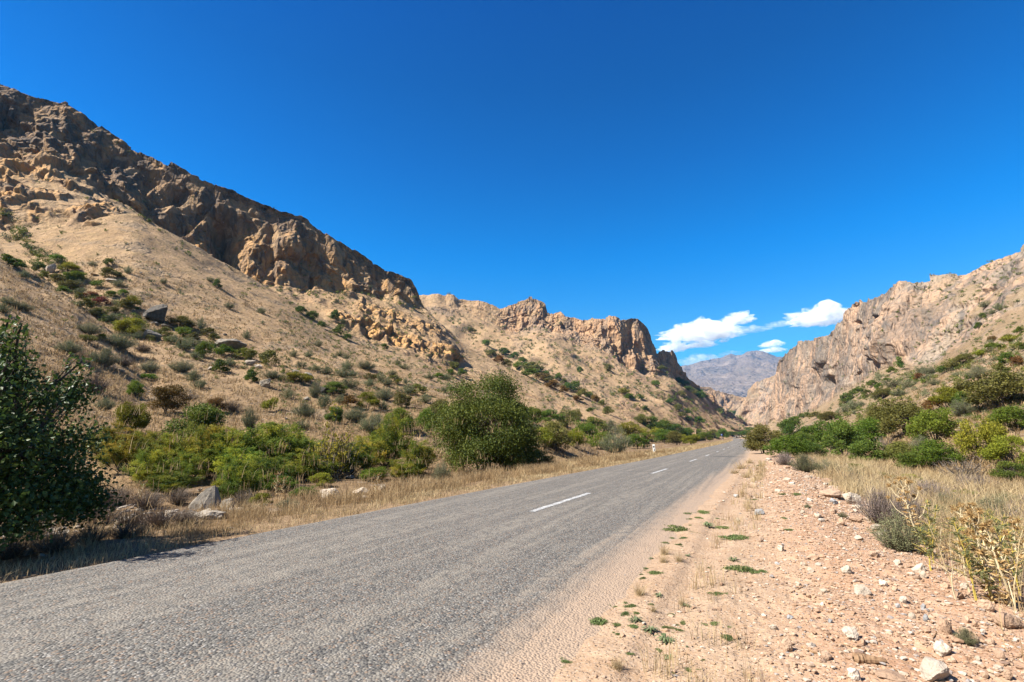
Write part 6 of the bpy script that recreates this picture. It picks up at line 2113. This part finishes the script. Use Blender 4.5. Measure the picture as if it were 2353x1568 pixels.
def weed_mat_mesh(seed, n=900):
    rg = np.random.default_rng(seed)
    mb = MB()
    nl = 9
    cx = rg.normal(size=(nl, 2)) * 0.2
    w = rg.integers(0, nl, n)
    p = cx[w] + rg.normal(size=(n, 2)) * 0.085
    C = np.concatenate([p, (rg.random(n) ** 1.5 * 0.10 * np.exp(-(p ** 2).sum(1) * 6))[:, None] + 0.01], 1)
    for i in range(nl):
        a = np.array([0, 0, 0.005]); b = np.array([cx[i, 0], cx[i, 1], 0.03])
        mb.tube([a, (a + b) / 2 + [0, 0, 0.02], b * 1.4], [0.006, 0.005, 0.003], 3, 0.3)
    _old_leaves(mb, C, 0.062, 0.032, rg, rg.random(n), np.array([[0, 0, 0.5]]), 1.0)
    return mb.mesh('weed_patch', M_weed)


def rosette_mesh(seed, n=34):
    rg = np.random.default_rng(seed)
    mb = MB()
    for i in range(n):
        a = rg.uniform(0, 6.28); L = rg.uniform(0.25, 0.55); hh = rg.uniform(0.02, 0.22)
        d = np.array([math.cos(a), math.sin(a), 0]); s = np.array([-math.sin(a), math.cos(a), 0]) * rg.uniform(0.03, 0.06)
        o = d * 0.03 + [0, 0, 0.01]; m = d * L * 0.5 + [0, 0, hh]; t = d * L + [0, 0, hh * 0.6]
        mb.add([o - s * 0.4, o + s * 0.4, m + s, m - s, t + s * 0.1, t - s * 0.1], [[0, 1, 2, 3], [3, 2, 4, 5]], rg.random())
    return mb.mesh('weed_rosette', M_rosette)


def tuft_mesh(seed, n=150):
    rg = np.random.default_rng(seed)
    p = np.concatenate([rg.normal(size=(n, 2)) * 0.13, np.zeros((n, 1))], 1)
    V, F, T = blades(p, rg.uniform(0.2, 1.0, n) ** 1.4, np.full(n, 0.016), 1.5, rg, rg.random(n))
    return build_mesh('grass_tuft', V, F, M_strawpale, {'tone': T})


WP = {'m': [weed_mat_mesh(i) for i in range(4)], 'r': [rosette_mesh(10 + i) for i in range(3)], 't': [tuft_mesh(20 + i) for i in range(3)]}
E_ = lambda x, y: (1176.5 + 0.25 * x, 1176.5 + 0.25 * y)
WL = """800 1020 230 m largest bright green weed mat beside the road dust|965 1045 110 m ragged green weed touching the largest mat|1050 945 110 m bluish green weed above the largest mat|1145 940 90 m dark weed right of the bluish one|1100 868 130 m flat weed pair above the bluish weed|1280 855 70 m small flat weed right of the flat pair|
950 872 60 m little weed left of the flat pair|855 897 60 m tiny weed nearest the dust edge|1320 570 150 m bushy green weed beside the upper dry tuft|1210 615 75 m dark round weed below the bushy one|1190 578 60 m small weed left of the bushy one|1240 525 70 m weed above the bushy one|1410 1190 210 r broad leaved green rosette|
1270 1095 170 r long leaved grey rosette left of the broad leaved one|1440 1350 130 r spreading grey-green rosette below the broad leaved one|1350 1275 90 m low weed between the rosettes|1640 1465 105 m round green cushion near the bottom edge|490 1390 135 m lone green cushion at the bottom left of the dirt|1085 1310 95 m weed beside the lower dry tuft|
1540 170 230 m wide green weed at the upper dust edge|1470 247 90 m weed below the wide upper one|1580 245 90 m second weed below the wide upper one|1800 135 150 r leafy weed in the upper dirt|1945 155 160 m long weed right of the leafy one|2085 535 260 m large weed clump left of the rubble|2310 555 130 m smaller clump right of the large weed clump|
2040 450 110 r flat weed above the large weed clump|2070 247 230 m thin creeping weed in the upper rubble|1580 1030 120 m creeping weed right of the rosettes|1545 1095 90 m dark weed near the broad leaved rosette|1470 948 90 m narrow weed above the creeping one|1870 1038 120 m creeping runner on the right dirt|1985 1165 170 m long creeping runner at right|
1600 870 90 r leafy weed in the middle of the dirt|1890 760 130 m thin weed on the pink dirt|1810 517 44 m tiny bright weed on the pink dirt|1760 1362 50 m tiny weed near the cushion|1478 1485 50 m tiny weed at the bottom|1610 1245 40 r tiny rosette right|1120 1060 110 m yellowish weed below the bluish one|1135 1010 140 r yellowish flat rosette right of the largest mat|975 1132 80 m faint weed below the largest mat|
1420 1075 130 m trailing weed between rosettes|1720 60 90 m upper weed at the dust edge|1640 70 60 m second upper weed|1640 125 50 m third upper weed|1890 65 50 m small weed in upper rubble|1740 12 150 m far green streak by the dust|1350 775 100 r grey weed below the upper tuft|1410 290 90 m weed by the grass wisps|1545 305 80 m olive weed by the grass wisps|1620 410 80 r small leafy weed right of the wisps|1280 435 60 r small weed left of the wisps"""
for ln in WL.replace('\n', '').split('|'):
    a = ln.split(' ', 4)
    x, y, w = map(float, a[:3])
    px, py = E_(x, y)
    h = hit(px, py)
    s = depth(h[1]) / FP
    m = random.choice(WP[a[3]])
    o = link('weed_patch' if a[3] == 'm' else 'weed_rosette', m)
    o.location = h[1]; z = 0.25 * w * s * 1.15
    o.scale = (z, z * random.uniform(0.8, 1.2), z * random.uniform(0.9, 1.3)); o.rotation_euler = (0, 0, random.uniform(0, 6.28))
    lab = a[4] + (' on the dirt' if len(a[4].split()) < 5 else '')
    tag(o, lab, 'weed', 'low green weeds on the dirt shoulder')
for x, y, w, lab in ((970, 1445, 170, 'lower dry grass tuft near the bottom edge'), (1175, 765, 150, 'upper dry grass tuft by the dust edge'), (1400, 395, 130, 'dry tuft among the seed wisps'), (1540, 455, 110, 'second dry tuft right of the seed wisps'), (1300, 915, 90, 'thin dry tuft above the yellowish rosette'), (1390, 465, 110, 'flattened dry tuft below the seed wisps'), (1560, 855, 90, 'sparse dry tuft in the middle of the dirt')):
    px, py = E_(x, y); h = hit(px, py); s = depth(h[1]) / FP
    o = link('grass_tuft', random.choice(WP['t'])); o.location = h[1]; z = 0.25 * w * s
    o.scale = (z * 1.1, z * 1.1, z * 1.0); o.rotation_euler = (0, 0, random.uniform(0, 6))
    tag(o, lab, 'grass tuft', 'dry grass tufts on the dirt shoulder')
for x, y, w, h_, k, lab in ((470, 605, 80, 0, 'm', 'bright weed alone on the smooth rubble'), (430, 530, 65, 0, 'm', 'green weed above the bright lone one'), (245, 412, 60, 0, 'm', 'weed at the upper left of the rubble'), (500, 378, 100, 0, 'm', 'weed before the big tan rock'), (415, 380, 70, 0, 'm', 'weed left of the tan rock weed'),
                            (150, 215, 120, 0, 't', 'grassy tuft far up the dust edge'), (190, 270, 90, 0, 't', 'pale tuft below the grassy far tuft'), (275, 195, 60, 0, 'm', 'small green weed far up the rubble'), (115, 245, 90, 0, 't', 'left grassy tuft by the dust edge'), (210, 180, 80, 0, 't', 'farthest grassy tuft by the dust'), (655, 685, 30, 0, 'm', 'tiny green sprig in the rubble')):
    px, py = DD(x, y); h = hit(px, py); s = depth(h[1]) / FP
    o = link('weed_patch' if k == 'm' else 'grass_tuft', random.choice(WP[k])); o.location = h[1]; z = 0.3624 * w * s
    o.scale = (z, z, z * (1 if k == 'm' else 0.55)); o.rotation_euler = (0, 0, random.uniform(0, 6))
    tag(o, lab, 'weed' if k == 'm' else 'grass tuft', 'low green weeds on the dirt shoulder' if k == 'm' else 'dry grass tufts on the dirt shoulder')

# ------------------------------------------------------------------ twigs and dead wood
M_twig = bark_mat('dry_twig', (0.22, 0.13, 0.07), (0.40, 0.26, 0.15))
M_wood = bark_mat('weathered_wood', (0.20, 0.12, 0.07), (0.34, 0.22, 0.13))


def stick(name, pts, r, label, mat, sides=6, cat='twig'):
    P = []
    for x, y in pts:
        P.append(hit(*DD(x, y))[1] + Vector((0, 0, r * 0.8)))
    P = np.array([p[:] for p in P])
    base = P[0].copy(); P -= base
    n = max(6, len(P) * 3)
    t = np.linspace(0, len(P) - 1, n)
    Q = np.stack([np.interp(t, np.arange(len(P)), P[:, k]) for k in range(3)], 1)
    Q[:, :2] += np.random.default_rng(len(label)).normal(size=(n, 2)) * r * 0.6
    mb = MB(); mb.tube(Q, r * np.linspace(1, 0.45, n), sides)
    o = link(name, mb.mesh(name, mat)); o.location = base
    tag(o, label, cat)


stick('twig', [(545, 1350), (620, 1385), (700, 1402)], 0.010, 'forked dry twig lying left in the rubble', M_twig)
stick('twig', [(765, 1322), (930, 1360), (1090, 1395), (1290, 1487)], 0.005, 'longest thin twig crossing the rubble towards the largest white boulder', M_twig)
stick('twig', [(1418, 1150), (1400, 1220), (1375, 1285), (1352, 1335)], 0.006, 'curved dark twig above the big smooth white stone', M_twig)
stick('twig', [(1855, 1300), (1900, 1350), (1945, 1400)], 0.006, 'short twig near the lower right corner', M_twig)
stick('twig', [(470, 1003), (530, 975), (585, 948)], 0.007, 'short dry twig in the middle left of the dirt', M_twig)
stick('twig', [(1060, 1450), (1130, 1490), (1200, 1520)], 0.004, 'thin pale twig right of the dead wood', M_twig)
stick('twig', [(930, 1505), (990, 1566)], 0.005, 'short twig at the bottom edge', M_twig)
stick('twig', [(1830, 1470), (1900, 1420), (1950, 1395)], 0.005, 'thin twig crossing the lower right corner', M_twig)
h0 = [hit(*DD(x, y))[1] for x, y in ((868, 1432), (930, 1440), (1000, 1446), (1082, 1455))]
P = np.array([p[:] for p in h0]); base = P[0].copy(); P -= base
t = np.linspace(0, 3, 14)
Q = np.stack([np.interp(t, np.arange(4), P[:, k]) for k in range(3)], 1); Q[:, 2] += 0.02
mb = MB(); mb.tube(Q, np.array([0.008, 0.034, 0.03, 0.036, 0.03, 0.034, 0.028, 0.03, 0.024, 0.026, 0.02, 0.022, 0.016, 0.006]), 9)
o = link('log', mb.mesh('log', M_wood)); o.location = base
tag(o, 'knobbly piece of brown dead wood lying in the rubble', 'log')
for (p0, p1, r, lab) in (((86, 1222), (122, 1212), 0.03, 'pale broken branch lying in the shade under the dark tree'), ((92, 1226), (98, 1212), 0.035, 'pale wood stub beside the broken branch in the shade')):
    a, b = hit(*p0)[1], hit(*p1)[1]
    mb = MB(); mb.tube(np.array([[0, 0, r], ((b - a) * 0.5 + Vector((0, 0, r * 1.5)))[:], ((b - a) + Vector((0, 0, r)))[:]]), [r, r * 0.9, r * 0.6], 8)
    o = link('branch', mb.mesh('branch', bark_mat('bleached_wood', (0.40, 0.28, 0.18), (0.55, 0.42, 0.30)))); o.location = a
    tag(o, lab, 'branch')

# ------------------------------------------------------------------ road furniture
def box_bm(x0, x1, y0, y1, z0, z1, taper=1.0):
    cx, cy = (x0 + x1) / 2, (y0 + y1) / 2
    V = [[x, y, z0] for y in (y0, y1) for x in (x0, x1)] + [[cx + (x - cx) * taper, cy + (y - cy) * taper, z1] for y in (y0, y1) for x in (x0, x1)]
    F = [[0, 2, 3, 1], [4, 5, 7, 6], [0, 1, 5, 4], [2, 6, 7, 3], [0, 4, 6, 2], [1, 3, 7, 5]]
    return np.array(V, float), np.array(F)


def whitewash():
    N = Nodes('chipped_whitewash')
    p = N.objpos()
    n = N.noise(p, 9.0, 5, 0.7); m = N.noise(N.scale(p, (1, 1, 0.4)), 5.0, 4, 0.6)
    c = N.mix(N.ramp(n, 0.60, 0.70), (0.80, 0.79, 0.76), (0.30, 0.28, 0.26))
    c = N.mix(N.math('MULTIPLY', N.ramp(m, 0.5, 0.7), 0.4), c, (0.55, 0.47, 0.38))
    return N.done(c, 0.8, N.bump(n, 0.4, 0.01), 0.2)


M_white = whitewash()
M_black = Nodes('black_paint').done((0.02, 0.02, 0.022), 0.5)
M_blue = Nodes('blue_sign_paint').done((0.02, 0.09, 0.42), 0.4, None, 0.4)
M_metal = Nodes('galvanised_post').done((0.50, 0.50, 0.49), 0.45, None, 0.5)


def bevelled(name, V, F, mat, w=0.015):
    import bmesh
    bm = bmesh.new()
    vs = [bm.verts.new(v) for v in V]
    for f in F:
        bm.faces.new([vs[i] for i in f])
    bmesh.ops.recalc_face_normals(bm, faces=bm.faces)
    bmesh.ops.bevel(bm, geom=list(bm.edges), offset=w, segments=2, affect='EDGES', profile=0.6)
    me = bpy.data.meshes.new(name); bm.to_mesh(me); bm.free()
    me.materials.append(mat)
    return me


POST_ME = bevelled('marker_post', *box_bm(-0.13, 0.13, -0.09, 0.09, -0.25, 0.84, 0.92), M_white, 0.02)
BAND_ME = bevelled('black_band', *box_bm(-0.09, 0.07, -0.006, 0.006, 0.52, 0.66), M_black, 0.003)
CHIP_ME = bevelled('dark_patch', *box_bm(-0.02, 0.045, -0.004, 0.004, 0.14, 0.40), M_black, 0.002)


def post(loc, sc, tilt, label, near):
    e = link('marker_post', None)
    e.location = loc; e.rotation_euler = (0.0, tilt, R(10)); e.scale = (sc, sc, sc)
    tag(e, label, 'marker post', 'white marker posts along the left verge')
    link('post', POST_ME, e)
    for y in (-0.094, 0.094):
        o = link('black_band', BAND_ME, e); o.location = (0, y, 0)
    if near:
        o = link('worn_patch', CHIP_ME, e); o.location = (0.01, -0.0945, 0)


h = hit(1504, 1043)
post(h[1] + Vector((0, 0, 0.12)), 1.05, -0.06, 'white marker post with a black square, nearest one on the left verge', True)
for i, (zx, zy) in enumerate(((1730, 520), (1757, 515), (1803, 506), (1847, 503), (1922, 500), (1941, 499))):
    px, py = (2500 + zx / 4.706) / 1.7, (1600 + zy / 4.706) / 1.7
    h = hit(px, py)
    loc = h[1] if h[0] < 420 else ORIGIN + (h[1] - ORIGIN) * (420 / h[0])
    post(loc, 1.0 if i != 0 else 0.9, 0.03 * (-1) ** i, ['first far white post past the blue sign, a little dirty', 'second far white post past the blue sign', 'third far white post past the blue sign', 'fourth far white post past the blue sign', 'fifth far white post past the blue sign, near the bend', 'last white post, at the road bend'][i], False)
h = hit(1660, 1012.5)
s = depth(h[1]) / FP
e = link('road_sign', None); e.location = h[1]; e.rotation_euler = (0, -0.05, R(4))
tag(e, 'small blue road sign on a pale pole on the far left verge', 'road sign')
mb = MB(); mb.tube([[0, 0, -0.2], [0, 0, 1], [0, 0, 13.2 * s]], [0.045] * 3, 10)
link('pole', mb.mesh('sign_pole', M_metal), e)
o = link('panel', bevelled('sign_panel', *box_bm(-1.6 * s, 1.6 * s, -0.02, 0.02, -1.4 * s, 1.4 * s), M_blue, 0.01), e); o.location = (0, -0.07, 12.8 * s)
o = link('white_stripe', bevelled('sign_stripe', *box_bm(-0.9 * s, 0.9 * s, -0.004, 0.004, -0.28 * s, 0.28 * s), M_white, 0.002), e); o.location = (0, -0.094, 12.8 * s)

# crumpled white scrap of paper at the road edge
h = hit(532, 1215); s = depth(h[1]) / FP
gx, gy = np.meshgrid(np.linspace(-0.5, 0.5, 14), np.linspace(-0.5, 0.5, 9))
q = np.stack([gx.ravel(), gy.ravel(), 0 * gx.ravel()], 1)
zz = 0.12 + 0.16 * facet(q * 3.2 + 4) + 0.06 * facet(q * 7)
ii = np.arange(126).reshape(9, 14)
Fq = np.stack([ii[:-1, :-1], ii[:-1, 1:], ii[1:, 1:], ii[1:, :-1]], -1).reshape(-1, 4)
w = 17 * s
me = build_mesh('paper_scrap', np.stack([q[:, 0] * w, q[:, 1] * w * 0.6, zz * w * 0.5], 1), Fq, Nodes('white_paper').done((0.72, 0.73, 0.74), 0.6, None, 0.3, 0.15))
o = link('paper_scrap', me); o.location = h[1]; o.rotation_euler = (0, 0, R(40))
tag(o, 'crumpled white paper scrap at the left edge of the asphalt', 'litter')

# ------------------------------------------------------------------ clouds over the far mountain
def cloud_mat(name, dens):
    N = Nodes(name)
    p = N.objpos()
    n1 = N.noise(p, 0.0042, 5, 0.6); n2 = N.noise(p, 0.014, 4, 0.65)
    v = N.math('ADD', N.math('MULTIPLY', n1, 0.65), N.math('MULTIPLY', n2, 0.35))
    d = N.math('MULTIPLY', N.ramp(v, 0.40, 0.62), dens)
    pv = N.n('VolumePrincipled')
    pv.inputs['Color'].default_value = (0.95, 0.95, 0.955, 1)
    pv.inputs['Anisotropy'].default_value = 0.0
    N.l(d, pv.inputs['Density'])
    N.l(pv.outputs[0], N.out.inputs['Volume'])
    return N.m


M_cloud = cloud_mat('cumulus', 0.0085)
M_thin = cloud_mat('thin_cloud', 0.0022)
CD = 12500.0


def cloud(cx, cy, w, h, label, seed, thin=False, dep=0.7, peak=0.0):
    V, F = ICO[4]
    rg = np.random.default_rng(seed)
    hx, hy, te = rays(cx, cy)
    c = Vector((float(hx) * CD, float(hy) * CD, CAM_H + CD * float(te)))
    s = depth(c) / FP
    V = V.copy()
    b = np.abs(perlin(V * 1.7 + seed * 3.1)) * 0.8 + np.abs(perlin(V * 3.6 + seed)) * 0.45 + np.abs(perlin(V * 7.5 + seed)) * 0.22
    V = V * (0.62 + 0.75 * b)[:, None]
    V[:, 2] += peak * np.exp(-((V[:, 0] - 0.15) / 0.35) ** 2) * np.maximum(V[:, 2], 0)
    V[:, 2] = np.where(V[:, 2] < 0, V[:, 2] * 0.45, V[:, 2])
    V -= (V.max(0) + V.min(0)) / 2
    V *= 2 / (V.max(0) - V.min(0))
    V = V * np.array([w * s * 0.53, w * s * 0.53 * dep, h * s * 0.54])
    o = link('cloud', build_mesh('cloud', V, F, M_thin if thin else M_cloud, smooth=True))
    o.location = c; o.rotation_euler = (0, 0, R(YAW) - math.atan2(cx - 1176.5, FP))
    tag(o, label, 'cloud', 'fair weather clouds over the gorge')


cloud(1606, 757, 190, 52, 'largest white cumulus above the far blue mountain', 1, peak=0.5)
cloud(1695, 731, 80, 30, 'upper right puff touching the largest cumulus', 2)
cloud(1725, 757, 95, 16, 'thin flat cloud right of the largest cumulus', 3, True)
cloud(1885, 722, 150, 50, 'white cumulus beside the right cliff skyline', 4, peak=0.3)
cloud(1545, 797, 82, 24, 'small white cloud low by the left tower cliff', 5)
cloud(1608, 790, 80, 18, 'flat white cloud just below the largest cumulus', 6)
cloud(1772, 789, 58, 16, 'small oval cloud above the far summit', 7)
cloud(1774, 804, 66, 13, 'flat streak of cloud under the small oval one', 8)
cloud(1605, 824, 120, 30, 'faint cloud bank behind the far mountain', 9, True)
cloud(1680, 812, 60, 16, 'faint cloud resting on the far summit', 10, True)
cloud(1664, 781, 28, 12, 'tiny cloud between the largest cumulus and the far summit', 11)
cloud(1790, 745, 70, 14, 'faint wisp between the two large clouds', 12, True)

# ------------------------------------------------------------------ air
def haze_box():
    x0, x1, y0, y1, z0, z1 = -6500, 6500, -1500, 7500, -45, 1080
    V = np.array([[x, y, z] for z in (z0, z1) for y in (y0, y1) for x in (x0, x1)], float)
    F = np.array([[0, 2, 3, 1], [4, 5, 7, 6], [0, 1, 5, 4], [2, 6, 7, 3], [0, 4, 6, 2], [1, 3, 7, 5]])
    N = Nodes('thin_air')
    pv = N.n('VolumePrincipled')
    pv.inputs['Color'].default_value = (0.10, 0.48, 1.0, 1)
    pv.inputs['Density'].default_value = HAZE
    pv.inputs['Anisotropy'].default_value = 0.1
    N.l(pv.outputs[0], N.out.inputs['Volume'])
    o = link('haze', build_mesh('haze', V, F, N.m))
    tag(o, kind='stuff')


HAZE = 4.8e-5
haze_box()
